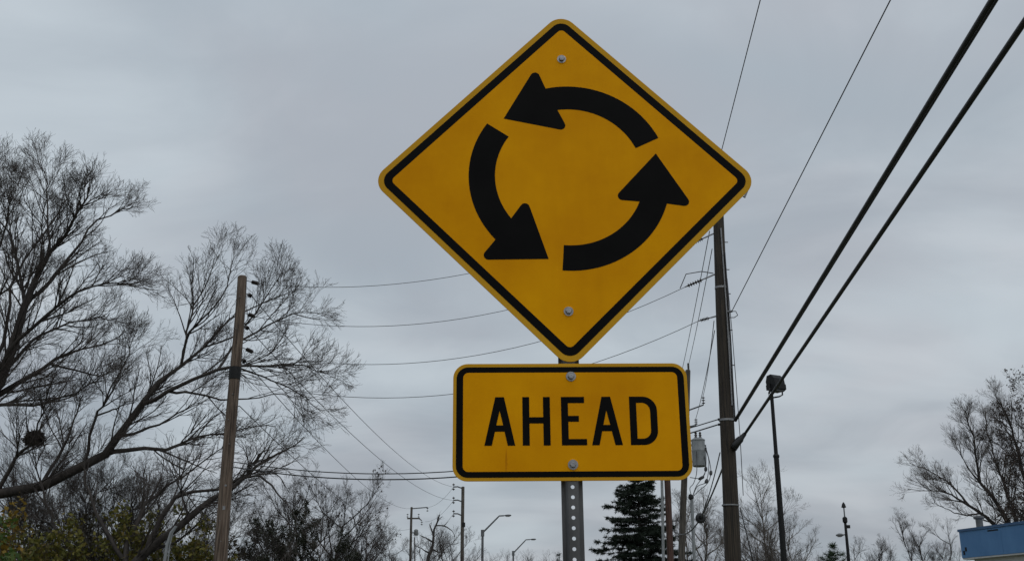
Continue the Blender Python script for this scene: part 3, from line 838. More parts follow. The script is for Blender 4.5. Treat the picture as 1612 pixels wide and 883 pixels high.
wall = slab('wall', .35, LB_ - .3, WB - .3, -.1, zf + .05, M['white_wall'], bl, -.30)
slab('soffit', .02, LB_ - .02, WB, zf - .06, zf - .004, M['white_wall'], bl, -.02)
fw_, pos, k = 2.44, 0.0, 0
while pos < LB_ - .01:                           # sheet panels of the fascia with open joints
    e_ = min(pos + fw_, LB_)
    slab('fascia_panel', pos + .004, e_ - .004, .12, zf, gz - .10, M['blue'], bl); pos = e_
slab('fascia_end', 0, .12, WB, zf, gz - .10, M['blue'], bl, -.125)
slab('coping', -.04, LB_ + .04, WB, gz - .10, gz, M['blue_trim'], bl, .04)
slab('roof', .13, LB_ - .13, WB - .15, gz - .4, gz - .2, M['roofing'], bl, -.14)
for x0 in (3.0, 7.5, 12.0, 16.5):
    w_ = slab('window', x0, x0 + 3.4, .34, .7, zf - .55, M['white_wall'], bl, -.27)
    for i in range(3):
        slab('pane', x0 + .08 + i * 1.1, x0 + 1.12 + i * 1.1, .30, .8, zf - .65, M['glass'], w_, -.262)
# stains and small fixtures on the fascia
slab('vent_slot', 1.7, 2.3, .02, gz - .22, gz - .17, M['black_steel'], bl, .01)
for (u_, z_) in ((.25, zf + .25), (.12, zf + .12)):
    slab('clip', u_, u_ + .1, .02, z_, z_ + .16, M['black_steel'], bl, .012)
# roof vent
vp = at(1543, 832, 45.5)
vt = thing('roof_vent', V(vp.x, vp.y, gz - .2), 'stubby metal vent pipe with a cap on the blue building roof', 'vent')
mb = MB(); mb.tube([V(vp.x, vp.y, gz - .2), V(vp.x, vp.y, vp.z + .42)], .14, 14); mb.build('pipe', M['lamp_grey'], vt, True)
mb = MB(); mb.lathe(V(vp.x, vp.y, vp.z + .40), [(.19, 0), (.21, .02), (.21, .10), (.1, .14)], (0, 0, 1), 14); mb.build('cap', M['lamp_grey'], vt, True)
# low white annex beyond
ap = at(1420, 880, 56.0); aq = at(1512, 879, 52.0)
ax = thing('annex', V(ap.x, ap.y, 0), 'low pale flat-roofed annex edge beyond the blue building', 'building')
mb = MB(); mb.box(V((ap.x + aq.x + 3) / 2, 56, (aq.z - .15) / 2), (aq.x + 3 - ap.x, 5.0, aq.z - .15)); mb.build('wall', M['white_wall'], ax)
mb = MB(); mb.box(V((ap.x + aq.x + 3) / 2, 56, aq.z - .075), (aq.x + 3.2 - ap.x, 5.2, .146)); mb.build('roof_edge', M['white_wall'], ax)

# ------------------------------------------------------------------ trees
UP = np.array([0, 0, 1.0])
def nrm(a): return a / (np.linalg.norm(a, axis=-1, keepdims=True) + 1e-9)
def tubes_np(P, Rr, k):
    """P (N,n,3), Rr (N,n) -> verts, quads"""
    N, n, _ = P.shape
    d = nrm(P[:, -1] - P[:, 0])
    ref = np.where(np.abs(d[:, 2:3]) < .8, UP[None], np.array([[1., 0, 0]]))
    a = nrm(np.cross(ref, d)); b = np.cross(d, a)
    ang = np.arange(k) * 2 * np.pi / k
    ring = a[:, None, None] * np.cos(ang)[None, None, :, None] + b[:, None, None] * np.sin(ang)[None, None, :, None]
    v = P[:, :, None, :] + ring * Rr[:, :, None, None]
    idx = np.arange(N * n * k).reshape(N, n, k)
    i0 = idx[:, :-1]; i1 = idx[:, 1:]
    f = np.stack([i0, np.roll(i0, -1, 2), np.roll(i1, -1, 2), i1], -1).reshape(-1, 4)
    return v.reshape(-1, 3), f
class Geo:
    def __init__(s): s.v = []; s.f = []; s.n = 0
    def add(s, v, f):
        s.v.append(v); s.f.append(f + s.n); s.n += len(v)
    def build(s, name, m, parent):
        return mesh_np(name, np.concatenate(s.v), np.concatenate(s.f), m, parent)
def resample(pts, n):
    pts = np.array([tuple(p) for p in pts], float)
    ext = np.vstack([2 * pts[0] - pts[1], pts, 2 * pts[-1] - pts[-2]])
    m = len(pts) - 1; out = []
    for t in np.linspace(0, m - 1e-6, n):
        i = int(t); u = t - i; p = ext[i:i + 4]
        out.append(.5 * (2 * p[1] + (p[2] - p[0]) * u + (2 * p[0] - 5 * p[1] + 4 * p[2] - p[3]) * u * u + (3 * p[1] - p[0] - 3 * p[2] + p[3]) * u ** 3))
    return np.array(out)
def children(rng, P, Rr, spec, S):
    """one level of side shoots for all parent polylines at once"""
    N, n, _ = P.shape
    seg = np.linalg.norm(np.diff(P, axis=1), axis=2); Lp = seg.sum(1)
    cnt = rng.poisson(np.maximum(spec['dens'] * Lp / S, .2)) + spec.get('min', 1)
    pi = np.repeat(np.arange(N), cnt); C = len(pi)
    t = spec.get('t0', .15) + (1 - spec.get('t0', .15)) * rng.random(C) ** spec.get('tp', .8)
    x = t * (n - 1); i = np.minimum(x.astype(int), n - 2); u = (x - i)[:, None]
    base = P[pi, i] * (1 - u) + P[pi, i + 1] * u
    tan = nrm(P[pi, i + 1] - P[pi, i])
    rad = Rr[pi, i] * (1 - u[:, 0]) + Rr[pi, i + 1] * u[:, 0]
    perp = rng.normal(size=(C, 3)); perp -= tan * (perp * tan).sum(1, keepdims=True); perp = nrm(perp)
    if spec.get('flat'): perp = nrm(np.cross(tan, UP[None]) * np.where(rng.random((C, 1)) < .5, -1, 1) + rng.normal(size=(C, 3)) * .12)
    perp = nrm(perp + UP * spec.get('upb', .3)); perp -= tan * (perp * tan).sum(1, keepdims=True) * .9
    ang = np.radians(rng.uniform(*spec['ang'], C))[:, None]
    d = nrm(tan * np.cos(ang) + perp * np.sin(ang))
    L = np.minimum(spec['len'] * S * (1.2 - .85 * t), Lp[pi] * spec.get('cap', .8)) * rng.uniform(.55, 1.25, C)
    m = spec['n']; Q = np.zeros((C, m, 3)); Q[:, 0] = base
    wig = spec.get('wig', .16); trop = spec.get('trop', .05)
    for k in range(1, m):
        d = nrm(d + rng.normal(size=(C, 3)) * wig + UP * trop)
        Q[:, k] = Q[:, k - 1] + d * (L / (m - 1))[:, None]
    r0 = np.minimum(rad * spec.get('rf', .65), spec['r'] * S * (L / (spec['len'] * S)) ** .5)
    taper = np.linspace(1, spec.get('tip', .45), m)
    return Q, np.maximum(r0[:, None] * taper[None], spec.get('rmin', .0040) * min(S, 1.0))
MAPLE = [dict(dens=2.0, len=2.3, ang=(20, 44), n=9, r=.036, wig=.075, trop=.035, t0=.18, tip=.3, upb=.25),
         dict(dens=3.1, len=1.2, ang=(18, 40), n=7, r=.018, wig=.075, trop=.035, tip=.4, upb=.12),
         dict(dens=3.9, len=.74, ang=(14, 48), n=5, r=.010, wig=.08, trop=.05, tip=.5, upb=.1),
         dict(dens=2.7, len=.42, ang=(14, 52), n=4, r=.0065, wig=.09, trop=.06, tip=.6, upb=.1)]
def leaf_quads(rng, pts, size, spread=0.0, flat=None, aspect=1.6):
    C = len(pts); s = size * rng.uniform(.4, 1.6, C)[:, None]
    c = pts + rng.normal(size=(C, 3)) * spread
    a = nrm(rng.normal(size=(C, 3)) + (0 if flat is None else flat)); b = nrm(np.cross(a, rng.normal(size=(C, 3)))); 
    v = np.stack([c - a * s * aspect / 2, c + b * s * .5, c + a * s * aspect / 2, c - b * s * .5], 1).reshape(-1, 3)
    return v, np.arange(C * 4).reshape(C, 4)
def tree(name, label, cat, base, limbs, seed, S=1.0, specs=MAPLE, bark='bark', twig='twig', leaf=None, group=None, n0=14, k0=8, split=1):
    """limbs: list of (points, r0, r1); each limb then grows shoots level by level"""
    rng = np.random.default_rng(seed)
    o = thing(name, base, label, cat, group)
    P = np.stack([resample(p, n0) for p, _, _ in limbs])
    Rr = np.stack([b * .8 + (a - b * .8) * (1 - np.linspace(0, 1, n0)) ** 1.55 for _, a, b in limbs])
    seglen = np.linalg.norm(P[:, -1] - P[:, 0], axis=1)
    jit = rng.normal(size=P.shape) * (.006 * seglen)[:, None, None]; jit[:, 0] = 0
    P = P + jit
    fade = np.clip(1 - np.linspace(0, 1, n0) / .45, 0, 1)[:, None]
    for i in range(1, len(P)):                    # every limb leaves the wood of an earlier one
        q = P[:i].reshape(-1, 3)
        mid = ((P[:i, :-1] + P[:i, 1:]) / 2).reshape(-1, 3)
        rq = np.concatenate([Rr[:i].ravel(), ((Rr[:i, :-1] + Rr[:i, 1:]) / 2).ravel()]); q = np.concatenate([q, mid])
        dist = np.linalg.norm(q - P[i, 0], axis=1); k = dist.argmin()
        if dist[k] < 1.6 and P[i, 0, 2] > .3:
            P[i] += (q[k] - P[i, 0]) * fade
            sc_ = min(1.0, .85 * rq[k] / Rr[i, 0]); Rr[i] *= 1 + (sc_ - 1) * fade[:, 0]
    g = Geo(); g.add(*tubes_np(P, Rr, k0))
    gc = Geo(); tips = None
    for li, sp in enumerate(specs):
        P, Rr = children(rng, P, Rr, sp, S)
        (g if li < split else gc).add(*tubes_np(P, Rr, 6 if li < split else 4 if li < 2 else 3))
        if li >= len(specs) - 2 : tips = P
    g.build('trunk', M[bark], o)
    gc.build('crown', M[twig], o)
    if leaf:
        lm, frac, size, per = leaf
        sel = tips[rng.random(len(tips)) < frac]
        pts = np.repeat(sel[:, 1:].reshape(-1, 3), per, 0)
        gl = Geo(); gl.add(*leaf_quads(rng, pts, size, size * 1.2))
        gl.build('leaves', M[lm], o)
    return o
def pxl(pts, D, dep):
    """photo polyline -> points in space; dep gives how far each point lies behind (+) or before (-) D"""
    n = len(pts)
    return [at(x, y, D + (dep[0] + (dep[1] - dep[0]) * i / (n - 1))) for i, (x, y) in enumerate(pts)]

# --- big bare tree on the far left
DT = 38.0
rt = random.Random(5)
tb = at(-95, 1000, DT); tbase = V(tb.x, DT, 0)
fork = at(-70, 690, DT)
L1 = [([tbase, at(-92, 850, DT), fork, at(-40, 640, DT), at(0, 594, DT), at(33, 506, DT), at(61, 449, DT), at(88, 396, DT), at(106, 355, DT - 1), at(130, 314, DT - 1.5), at(163, 261, DT - 2)], .42, .03)]
def l1(pts, dep, r0, r1): L1.append((pxl(pts, DT, dep), r0, r1))
l1([(33, 506), (39, 481), (31, 428), (16, 371), (-5, 345), (-30, 300)], (0, 2), .10, .025)
l1([(45, 480), (77, 445), (118, 396), (151, 351), (196, 330), (236, 318)], (0, 2.5), .09, .02)
l1([(12, 570), (24, 538), (82, 489), (139, 453), (204, 449), (250, 432)], (0, -2.5), .10, .02)
l1([(88, 392), (77, 335), (73, 282), (69, 236)], (0, 1.5), .05, .015)
l1([(61, 449), (68, 400), (66, 360), (40, 318), (37, 262)], (0, -1), .05, .015)
l1([(-60, 670), (0, 622), (35, 598), (78, 571), (120, 552), (175, 536), (235, 500)], (0, 2), .15, .02)
l1([(-70, 690), (-75, 560), (-60, 450), (-30, 350), (-15, 280), (-10, 240)], (0, 1), .25, .02)
l1([(-70, 690), (-120, 560), (-170, 420), (-190, 300)], (0, 2), .22, .03)
l1([(-80, 720), (-150, 640), (-230, 560), (-290, 470)], (0, -1), .2, .03)
l1([(-30, 632), (30, 560), (75, 520), (150, 500), (215, 490)], (0, 4), .1, .02)
l1([(-20, 610), (10, 520), (20, 450), (55, 390), (95, 330), (120, 280)], (0, 5), .1, .02)
l1([(0, 594), (-10, 500), (-5, 420), (15, 330), (18, 270)], (0, -4), .1, .02)
l1([(78, 571), (150, 590), (220, 585)], (1, 3), .05, .015)
l1([(-60, 670), (-10, 640), (60, 640), (130, 610), (190, 575)], (0, -3), .1, .02)
DENSE = [dict(MAPLE[0], dens=2.5), dict(MAPLE[1], dens=3.6), dict(MAPLE[2], dens=4.2), dict(MAPLE[3], dens=2.7)]
def trimmed(ls, f): return [(list(p[:-1]) + [Vector(p[-2]).lerp(Vector(p[-1]), f)], a, b) for p, a, b in ls]
tree('bare_tree', 'tall bare tree at the left edge with fine spreading twigs', 'tree', tbase, trimmed(L1, .35), 11, S=1.0, specs=DENSE, group='bare trees')

# --- leaning bare tree whose limbs pass behind the tan pole
DU = 35.0
ub = at(-170, 1000, DU); ubase = V(ub.x, DU, 0)
L2 = [([ubase, at(-150, 860, DU), at(-70, 790, DU), at(58, 768, DU), at(105, 746, DU), at(155, 719, DU), at(183, 692, DU), at(225, 637, DU), at(253, 601, DU), at(288, 568, DU + .5), at(318, 545, DU + 1), at(368, 501, DU + 1.5), at(424, 473, DU + 2), at(468, 440, DU + 2)], .29, .02)]
def l2(pts, dep, r0, r1): L2.append((pxl(pts, DU, dep), r0, r1))
l2([(225, 637), (264, 616), (294, 601), (359, 580), (397, 574), (462, 574), (500, 583), (536, 592)], (0, -1.5), .11, .015)
l2([(288, 568), (297, 521), (320, 500), (347, 471), (362, 430), (350, 400)], (0, -1), .06, .014)
l2([(284, 572), (292, 530), (303, 492), (318, 459), (335, 418), (341, 388)], (0, 2), .06, .014)
l2([(359, 580), (380, 542), (427, 510), (468, 492), (510, 487)], (.5, 2), .06, .014)
l2([(155, 721), (194, 713), (268, 707), (305, 692), (345, 680), (420, 668), (468, 690)], (0, 2), .09, .014)
l2([(128, 729), (148, 657), (171, 622), (202, 559), (206, 520)], (0, -1.5), .06, .014)
l2([(148, 657), (190, 640), (215, 600)], (-.5, -2), .04, .012)
l2([(264, 616), (310, 620), (380, 630), (440, 620), (480, 640)], (0, 2.5), .05, .014)
l2([(183, 692), (240, 672), (300, 640), (350, 628)], (0, 3), .06, .014)
l2([(58, 769), (100, 700), (125, 640), (140, 590)], (0, 2.5), .07, .014)
l2([(20, 785), (40, 720), (52, 690), (70, 640), (95, 600)], (0, -2), .08, .014)
l2([(318, 545), (380, 520), (430, 450), (455, 425)], (1, 0), .045, .012)
l2([(397, 574), (440, 600), (480, 625), (500, 640)], (0, -.5), .035, .012)
tree('bare_tree', 'leaning bare tree with long limbs passing behind the tan pole', 'tree', ubase, trimmed(L2, .35), 12, S=.88, specs=[dict(MAPLE[0], dens=2.3), dict(MAPLE[1], dens=3.4), MAPLE[2], MAPLE[3]], group='bare trees')

# --- lower tree with a broken limb
DW = 33.0
xb = at(150, 1000, DW); xbase = V(xb.x, DW, 0)
L3 = [([xbase, at(185, 920, DW), at(235, 865, DW), at(300, 811, DW), at(345, 779, DW), at(380, 754, DW), at(395, 733, DW), at(408, 713, DW)], .20, .055)]
def l3(pts, dep, r0, r1): L3.append((pxl(pts, DW, dep), r0, r1))
l3([(384, 753), (412, 728), (454, 706), (480, 688)], (0, 1), .08, .014)
l3([(384, 753), (412, 752), (441, 779), (462, 810), (478, 840)], (0, -1), .05, .012)
l3([(200, 835), (232, 806), (265, 788), (300, 775), (350, 768), (380, 752)], (.6, 0), .11, .05)
l3([(185, 900), (200, 835), (232, 790), (262, 768), (330, 720), (370, 690)], (.5, 2), .12, .014)
l3([(300, 811), (285, 770), (310, 800), (335, 835)], (0, -1.0), .04, .012)
l3([(380, 754), (420, 742), (440, 750), (455, 775)], (0, 1.5), .05, .012)
l3([(200, 880), (150, 800), (135, 740), (170, 690)], (0, 1.5), .08, .014)
l3([(235, 865), (280, 850), (330, 810), (360, 800)], (0, 1), .06, .012)
l3([(160, 980), (100, 850), (75, 800), (60, 740), (70, 690)], (0, 2), .1, .014)
LOWER = [dict(MAPLE[0], len=2.0, dens=2.2), dict(MAPLE[1], trop=-.02), dict(MAPLE[2], trop=-.03), dict(MAPLE[3], trop=-.02)]
tree('bare_tree', 'low bare tree with a snapped thick limb beside the tan pole', 'tree', xbase, L3, 13, S=.85, specs=LOWER, group='bare trees')

# squirrel nest
nb = at(54, 690, DU - .3)
rng = np.random.default_rng(3)
c = np.array(nb) + nrm(rng.normal(size=(900, 3))) * (.24 * rng.random((900, 1)) ** .4) * np.array([[1.15, 1, .8]])
dv = nrm(rng.normal(size=(900, 3))) * .16
P_ = np.stack([c - dv, c + rng.normal(size=c.shape) * .02, c + dv], 1)
gN = Geo(); gN.add(*tubes_np(P_, np.full((900, 3), .010), 3))
nest = gN.build('nest', M['twig'], None)
tag(nest, 'dark round nest of twigs in the bare branches at lower left', 'nest')

# pale bent pole in the thicket
q = [at(256, 1010, 31.0), at(259, 883, 31.0), at(263, 858, 31.0), at(269, 838, 31.0), at(277, 828, 31.0)]
q[0] = V(q[1].x - .1, 31.0, -.2)
bp_ = thing('bent_pipe', V(q[0].x, 31.0, 0), 'pale grey bent metal pipe standing in the thicket left of the tan pole', 'pipe')
for dx, nm in ((0, 'pipe'), (.12, 'stay')):
    mb = MB(); mb.tube([p + V(dx * (1 - i * .2), 0, 0) for i, p in enumerate(q)], [.055, .05, .045, .04, .035] if nm == 'pipe' else .02, 10); mb.build(nm, M['tin'], bp_, True)

# --- thicket shrubs
def bush(px, ytop, D, wpx, label, leaf, seed, nst=16, per=5, size=.075, bark='bark', dense=1.0, group='thicket shrubs'):
    rng = np.random.default_rng(seed)
    t = at(px, ytop, D); base = V(t.x, D, 0); w = wid(wpx, t)
    limbs = []
    for i in range(nst):
        a = rng.uniform(0, 2 * np.pi); rr = w / 2 * rng.random() ** .5
        h = t.z * rng.uniform(.45, 1.06) * (1 - .25 * (rr / (w / 2)) ** 2)
        e_ = base + V(math.cos(a) * rr, math.sin(a) * rr * .8, h)
        s_ = base + V(math.cos(a) * rr * .35, math.sin(a) * rr * .3, 0)
        limbs.append(([s_, s_.lerp(e_, .5) + V(rng.normal() * .1, rng.normal() * .1, .1), e_], .035, .008))
    sp = [dict(dens=2.4 * dense, len=1.1, ang=(25, 60), n=5, r=.014, wig=.2, trop=.05, t0=.25), dict(dens=3.6 * dense, len=.55, ang=(25, 60), n=4, r=.008, wig=.22, trop=.04)]
    o = tree('shrub', label, 'shrub', base, limbs, seed + 100, S=1, specs=sp, bark=bark, leaf=(leaf, .85, size, per), group=group, n0=8, k0=5, split=0)
    for c in o.children:
        if c.name.startswith('trunk'): c.name = 'stems'
        elif c.name.startswith('crown'): c.name = 'twigs'
    return o
bush(8, 785, 30, 80, 'shrub with yellow autumn leaves at the left edge', 'leaf_yellow', 21, per=4)
bush(5, 848, 27, 80, 'low bright green shrub in the bottom left corner', 'leaf_green', 22, per=5)
bush(85, 780, 33, 150, 'olive shrub near the left, beneath the nest', 'leaf_olive', 23, per=3, nst=22, size=.08)
bush(215, 800, 34, 150, 'broad olive green shrub left of the pale bent pipe', 'leaf_olive', 24, nst=26, per=4, size=.08)
bush(308, 808, 34, 130, 'olive shrub between the bent pipe and the tan pole', 'leaf_olive', 25, nst=24, per=4, size=.08)
bush(375, 838, 36, 60, 'small brownish shrub just right of the tan pole', 'leaf_dull', 26, per=3)
bush(150, 815, 37, 130, 'brown-leaved shrub deep in the thicket at lower left', 'leaf_dull', 27, per=2, nst=22)
bush(45, 770, 37, 120, 'taller thin shrub with dull leaves behind the yellow one', 'leaf_dull', 28, per=1, nst=24)
bush(115, 775, 39, 130, 'leafless thorny shrub behind the nest tree limbs', 'leaf_dull', 29, per=1, nst=24, size=.03)
bush(270, 800, 39, 160, 'leafless grey shrub behind the pale bent pipe', 'leaf_dull', 30, per=1, nst=22, size=.03)

# --- generic bare tree
def auto_limbs(base, h, spread, seed, fork=.28, nl=9, r0=None, lean=0.0, multi=1):
    rng = np.random.default_rng(seed); limbs = []
    r0 = r0 or h * .018
    for s in range(multi):
        az = rng.uniform(0, 2 * np.pi); le = (lean if multi == 1 else .22) * h
        tip = base + V(math.cos(az) * le, math.sin(az) * le * .7, h * rng.uniform(.88, 1.0))
        b0 = base + V(math.cos(az) * .1 * (multi > 1), math.sin(az) * .1 * (multi > 1), 0)
        mid = b0.lerp(tip, .5) + V(rng.normal() * .02 * h, rng.normal() * .02 * h, 0)
        tr = [b0, b0.lerp(mid, .5), mid, mid.lerp(tip, .55) + V(rng.normal() * .015 * h, 0, 0), tip]
        limbs.append((tr, r0, r0 * .1))
        for i in range(nl):
            t = fork + (.86 - fork) * (i + rng.random()) / nl
            p = b0.lerp(tip, t); a = i * 2.4 + rng.random() * .8
            L = spread * (1.1 - .6 * t) * rng.uniform(.75, 1.15); el = rng.uniform(.75, 1.5)
            e_ = p + V(math.cos(a) * L, math.sin(a) * L, L * el)
            if e_.z > h + base.z: e_.z = base.z + h * rng.uniform(.9, 1.0)
            limbs.append(([p, p.lerp(e_, .5) + V(math.cos(a) * L * .08, math.sin(a) * L * .08, -.03 * L), e_], r0 * (.55 - .3 * t), r0 * .07))
    return limbs
def auto_tree(px, ytop, D, spread, label, seed, leaf=None, specs=None, name='bare_tree', group='bare trees', pale=False, **kw):
    t = at(px, ytop, D); base = V(t.x, D, 0)
    S = kw.pop('S', t.z / 14)
    return tree(name, label, 'tree', base, auto_limbs(base, t.z, spread, seed, **kw), seed, S=S, specs=specs or MAPLE[:], bark='bark_pale' if pale else 'bark', twig='twig_pale' if pale else 'twig', leaf=leaf, group=group, n0=10, k0=6)
LIGHT = [dict(MAPLE[0], dens=1.9), dict(MAPLE[1], dens=2.7), dict(MAPLE[2], dens=3.6), dict(MAPLE[3], dens=3.2, len=.45)]
auto_tree(500, 748, 48, 3.0, 'sparse tree with a few dark leaves right of the tan pole', 31, leaf=('leaf_brown', .012, .05, 2), multi=2, nl=11)
auto_tree(548, 812, 47, 1.6, 'smaller scrubby tree at the right of the dark clump', 32, leaf=('leaf_brown', .012, .05, 2), specs=LIGHT, multi=2)
auto_tree(440, 790, 49, 2.2, 'scrubby tree between the tan pole and the dark clump', 33, specs=LIGHT)
auto_tree(640, 850, 85, 3.0, 'small bare tree at the foot of the far crossarm pole', 34, specs=LIGHT, multi=2)
auto_tree(725, 832, 88, 3.2, 'bare rounded tree behind the far three-arm pole', 35, specs=LIGHT, multi=2)
auto_tree(600, 868, 90, 2.8, 'low bare tree right of the dark clump', 36, specs=LIGHT)
auto_tree(1115, 775, 72, 2.4, 'bare tree between the slim mast and the dark pole', 37, specs=LIGHT, pale=True, multi=2)
auto_tree(1190, 720, 62, 2.2, 'slender bare tree right of the dark pole', 38, specs=LIGHT, fork=.35, nl=9, pale=True, r0=.14)
auto_tree(1252, 812, 60, 1.9, 'rounded bare tree right of the floodlight pole', 39, specs=LIGHT, multi=2, pale=True)
auto_tree(1228, 862, 75, 1.8, 'low bare tree behind the floodlight pole', 40, specs=LIGHT, multi=2)
auto_tree(1352, 850, 100, 1.9, 'small distant bare tree just right of the slender lamp post', 41, specs=LIGHT, multi=2)
auto_tree(1376, 854, 104, 1.7, 'rightmost of the small distant bare trees beside the lamp post', 42, specs=LIGHT, multi=2)
auto_tree(1465, 818, 62, 1.9, 'thin bare tree left of the blue building', 43, specs=LIGHT, multi=3, nl=5)
auto_tree(1165, 815, 80, 2.2, 'faint bare tree half hidden by the dark pole', 44, specs=LIGHT, multi=2, pale=True)

for px_, yt_, sp_, sd_, lb_ in ((28, 700, 2.0, 81, 'bare sapling in the thicket near the left edge, below the nest'), (95, 690, 2.2, 82, 'bare sapling in the thicket right of the nest'),
                                (165, 725, 2.2, 83, 'bare sapling in the middle of the left thicket'), (240, 745, 2.0, 84, 'bare sapling in the thicket above the bent pipe'), (315, 770, 1.8, 85, 'bare sapling in the thicket just left of the tan pole')):
    auto_tree(px_, yt_, 40, sp_, lb_, sd_, specs=LIGHT, multi=3, r0=.09, S=.62, fork=.10, nl=10)

# dead snag
sb_ = at(672, 884, 70.0); sbase = V(sb_.x - .5, 70, 0)
sl = [([sbase, at(672, 884, 70), at(681, 860, 70), at(686, 830, 70), at(693, 809, 70)], .16, .06), (pxl([(682, 855), (672, 847), (664, 844)], 70, (0, -.6)), .07, .03), (pxl([(684, 838), (678, 830), (676, 825)], 70, (0, .5)), .07, .03),
      (pxl([(688, 829), (700, 828), (711, 834), (716, 844)], 70, (0, -.8)), .07, .02), (pxl([(680, 866), (690, 868), (702, 869)], 70, (0, .8)), .08, .02), (pxl([(676, 872), (668, 866), (662, 862)], 70, (0, -.5)), .08, .02)]
SNAG = [dict(MAPLE[0], dens=.6, len=.9), dict(MAPLE[1], dens=1.2, len=.6)]
tree('dead_tree', 'dark dead snag with broken stubs between the two far poles', 'tree', sbase, sl, 45, specs=SNAG, n0=8, k0=7)

# right hand trees behind the blue building
DX = 58.0
rb2 = at(1612, 1000, DX); rbs = V(rb2.x + .6, DX, 0)
L4 = [([rbs, at(1622, 900, DX), at(1605, 840, DX), at(1585, 815, DX), at(1552, 772, DX), at(1540, 730, DX), at(1530, 680, DX), at(1520, 650, DX)], .30, .025)]
def l4(pts, dep, r0, r1): L4.append((pxl(pts, DX, dep), r0, r1))
l4([(1612, 880), (1575, 838), (1562, 824), (1526, 794), (1500, 780), (1470, 770), (1430, 772)], (0, -1), .18, .02)
l4([(1526, 794), (1500, 765), (1470, 745), (1432, 728)], (-.5, 1), .07, .018)
l4([(1605, 840), (1596, 800), (1580, 760), (1560, 700), (1548, 650)], (0, 2), .14, .02)
l4([(1622, 880), (1620, 780), (1600, 700), (1580, 650), (1572, 625)], (0, -2), .18, .02)
l4([(1622, 880), (1640, 760), (1650, 680), (1640, 620)], (0, 2), .2, .02)
l4([(1552, 772), (1530, 745), (1515, 720), (1500, 690)], (0, 1), .06, .018)
l4([(1545, 815), (1520, 812), (1490, 800), (1470, 790)], (-.5, -2), .05, .016)
tree('bare_tree', 'wide bare tree behind the blue building, limbs reaching left', 'tree', rbs, L4, 51, S=.85, specs=DENSE, bark='bark', twig='twig_pale', group='bare trees')
dk = at(1628, 585, 54.0); dkb = V(dk.x, 54, 0)
dl = auto_limbs(dkb, dk.z, 2.9, 52, fork=.25, nl=22, r0=.2)
tree('leafy_tree', 'dark tree still holding brown leaves at the right edge', 'tree', dkb, dl, 52, S=.8, leaf=('leaf_brown', .35, .055, 2), n0=10)

# --- spruce
def conifer(px, ytop, D, wbot, label, seed, leafm, nwh=26, droop=.28, name='spruce_tree', tuft=.17, per=16, tp=1.0):
    rng = np.random.default_rng(seed)
    t = at(px, ytop, D); base = V(t.x, D, 0); H = t.z
    o = thing(name, base, label, 'tree', 'evergreen trees')
    mb = MB(); mb.tube([base - V(0, 0, .2), base + V(.03, 0, H * .5), V(t.x, D, H)], [H * .02, H * .012, .01], 8); mb.build('trunk', M['bark'], o, True)
    gb, gl = Geo(), Geo(); Ps, Rs = [], []
    for w in range(nwh):
        f = w / (nwh - 1); z = H * (.10 + .885 * f ** .92)
        L = wbot * (1 - f) ** tp * .5 + .12
        nb = max(4, int(11 - 5 * f)); a0 = rng.random() * 6.28
        for b in range(nb):
            a = a0 + 6.283 * b / nb + rng.normal() * .15; l = L * rng.uniform(.6, 1.2)
            s = np.linspace(0, 1, 8)
            r = s * l; zz_ = z + rng.normal() * .12 + l * (.10 * s - droop * s ** 1.6 + .20 * droop * s ** 6) + f * l * s * .5
            Ps.append(np.stack([base.x + np.cos(a) * r, base.y + np.sin(a) * r, zz_], 1)); Rs.append(np.linspace(.03, .006, 8) * (.4 + l / 3))
    P = np.stack(Ps); Rr = np.stack(Rs)
    gb.add(*tubes_np(P, Rr, 4))
    # flat side sprays
    S1, R1 = children(rng, P, Rr, dict(dens=7.0, len=.55, ang=(40, 65), n=4, r=.008, wig=.10, trop=-.10, t0=.12, upb=0, cap=.45, tp=.9, flat=True), 1.0)
    gb.add(*tubes_np(S1, R1, 3))
    def along(Q, n):
        N, m, _ = Q.shape; pi = np.repeat(np.arange(N), n); x = rng.random(len(pi)) * (m - 1); i = np.minimum(x.astype(int), m - 2); u = (x - i)[:, None]
        return Q[pi, i] * (1 - u) + Q[pi, i + 1] * u, nrm(Q[pi, i + 1] - Q[pi, i])
    for Q, n in ((S1, per), (P, per * 2)):
        p, tn = along(Q, n); C = len(p)
        d = nrm(tn * .7 + rng.normal(size=(C, 3)) * .55); side = nrm(np.cross(d, rng.normal(size=(C, 3))))
        l = tuft * rng.uniform(.6, 1.2, C)[:, None]; w_ = .016
        v = np.stack([p - side * w_, p + side * w_, p + d * l + side * w_ * .3, p + d * l - side * w_ * .3], 1).reshape(-1, 3)
        gl.add(v, np.arange(C * 4).reshape(C, 4))
    gb.build('branches', M['bark'], o); gl.build('crown', M[leafm], o)
    return o
conifer(1003, 736, 58, 7.6, 'tall dark spruce between the sign post and the reddish pole', 61, 'needle', nwh=34, per=38, tp=.78, droop=.40, tuft=.17)
conifer(1311, 860, 95, 8.5, 'small green pine near the slender lamp post', 62, 'needle_pine', nwh=15, droop=-.15, name='pine_tree', tuft=.4, per=10)
conifer(880, 872, 120, 4.0, 'tiny distant conifer tip just left of the sign post', 63, 'needle', nwh=12, per=6, tuft=.3)
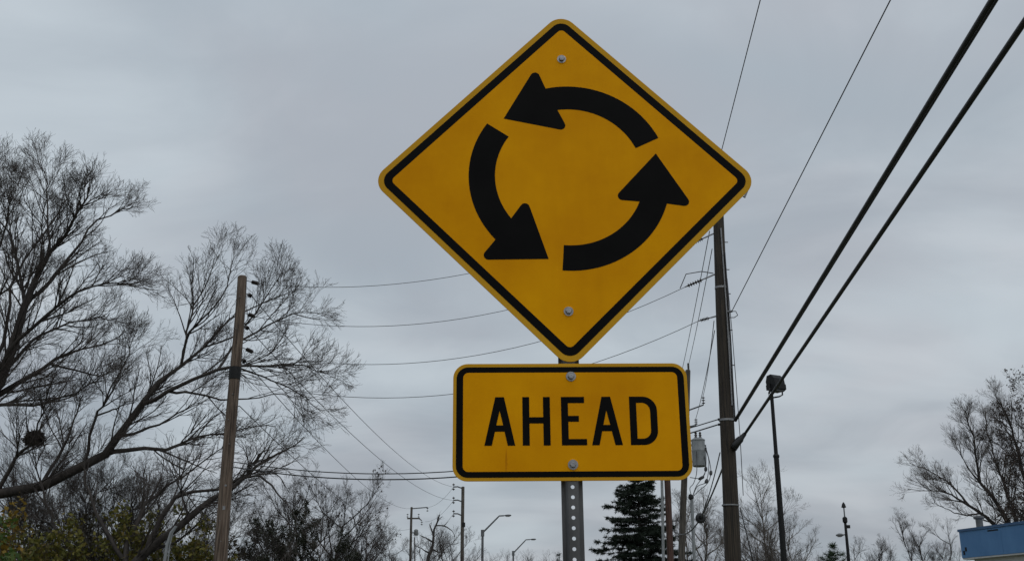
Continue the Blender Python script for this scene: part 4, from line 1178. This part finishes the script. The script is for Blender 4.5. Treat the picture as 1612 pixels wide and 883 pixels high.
def cedar(px, ytop, D, w, label, seed):
    rng = np.random.default_rng(seed); t = at(px, ytop, D); base = V(t.x, D, 0); H = t.z
    limbs = [([base, base + V(0, 0, H * .5), base + V(0, 0, H)], .14, .015)]
    for i in range(34):
        f = .08 + .8 * rng.random(); a = rng.random() * 6.28; L = w * (1.1 - f) * rng.uniform(.6, 1.1) * .62
        p = base + V(0, 0, H * f); e_ = p + V(math.cos(a) * L, math.sin(a) * L, L * rng.uniform(.7, 1.5))
        if e_.z > H: e_.z = H * rng.uniform(.8, .98)
        limbs.append(([p, p.lerp(e_, .5) - V(0, 0, .05 * L), e_], .03, .006))
    sp = [dict(dens=3.5, len=.9, ang=(20, 45), n=5, r=.01, wig=.12, trop=.10, t0=.2), dict(dens=5.0, len=.4, ang=(20, 45), n=4, r=.006, wig=.14, trop=.08)]
    o = tree('evergreen_tree', label, 'tree', base, limbs, seed, specs=sp, leaf=('cedar', .95, .036, 9), group='evergreen trees', n0=8, k0=5)
    return o
cedar(425, 806, 44, 2.8, 'dark ragged evergreen at the left of the dark clump', 64)
cedar(482, 806, 45, 3.4, 'dark ragged evergreen in the middle of the dark clump', 65)
cedar(540, 846, 44, 2.4, 'low dark green evergreen at the right of the dark clump', 66)

# --- far wood along the horizon
def far_wood(x0, x1, ytop, D, seed, label):
    rng = np.random.default_rng(seed); n = int((x1 - x0) / 9)
    limbs = []
    for i in range(n):
        px = x0 + (x1 - x0) * (i + rng.random()) / n
        t = at(px, ytop + rng.normal() * 4 + 6 * abs(math.sin(i)), D + rng.normal() * 6); b = V(t.x, t.y, 0)
        limbs.append(([b, b + V(rng.normal() * .2, 0, t.z * .5), V(t.x + rng.normal() * .4, t.y, t.z)], .16, .02))
    g = Geo(); r_ = np.random.default_rng(seed + 1)
    P = np.stack([resample(p, 8) for p, _, _ in limbs]); Rr = np.stack([np.linspace(a, b, 8) for _, a, b in limbs])
    g.add(*tubes_np(P, Rr, 4))
    for sp in (dict(dens=1.6, len=3.2, ang=(25, 50), n=5, r=.05, t0=.35), dict(dens=2.0, len=1.7, ang=(25, 50), n=4, r=.03), dict(dens=2.2, len=.9, ang=(25, 50), n=3, r=.018)):
        P, Rr = children(r_, P, Rr, sp, 1.0); g.add(*tubes_np(P, Rr, 3))
    o = g.build('far_wood', M['twig'], None)
    tag(o, label, 'wood', kind='stuff')
far_wood(740, 905, 876, 165, 71, 'hazy line of bare treetops along the horizon by the street lamps')
far_wood(1060, 1300, 880, 150, 72, 'distant low line of bare treetops at lower right')
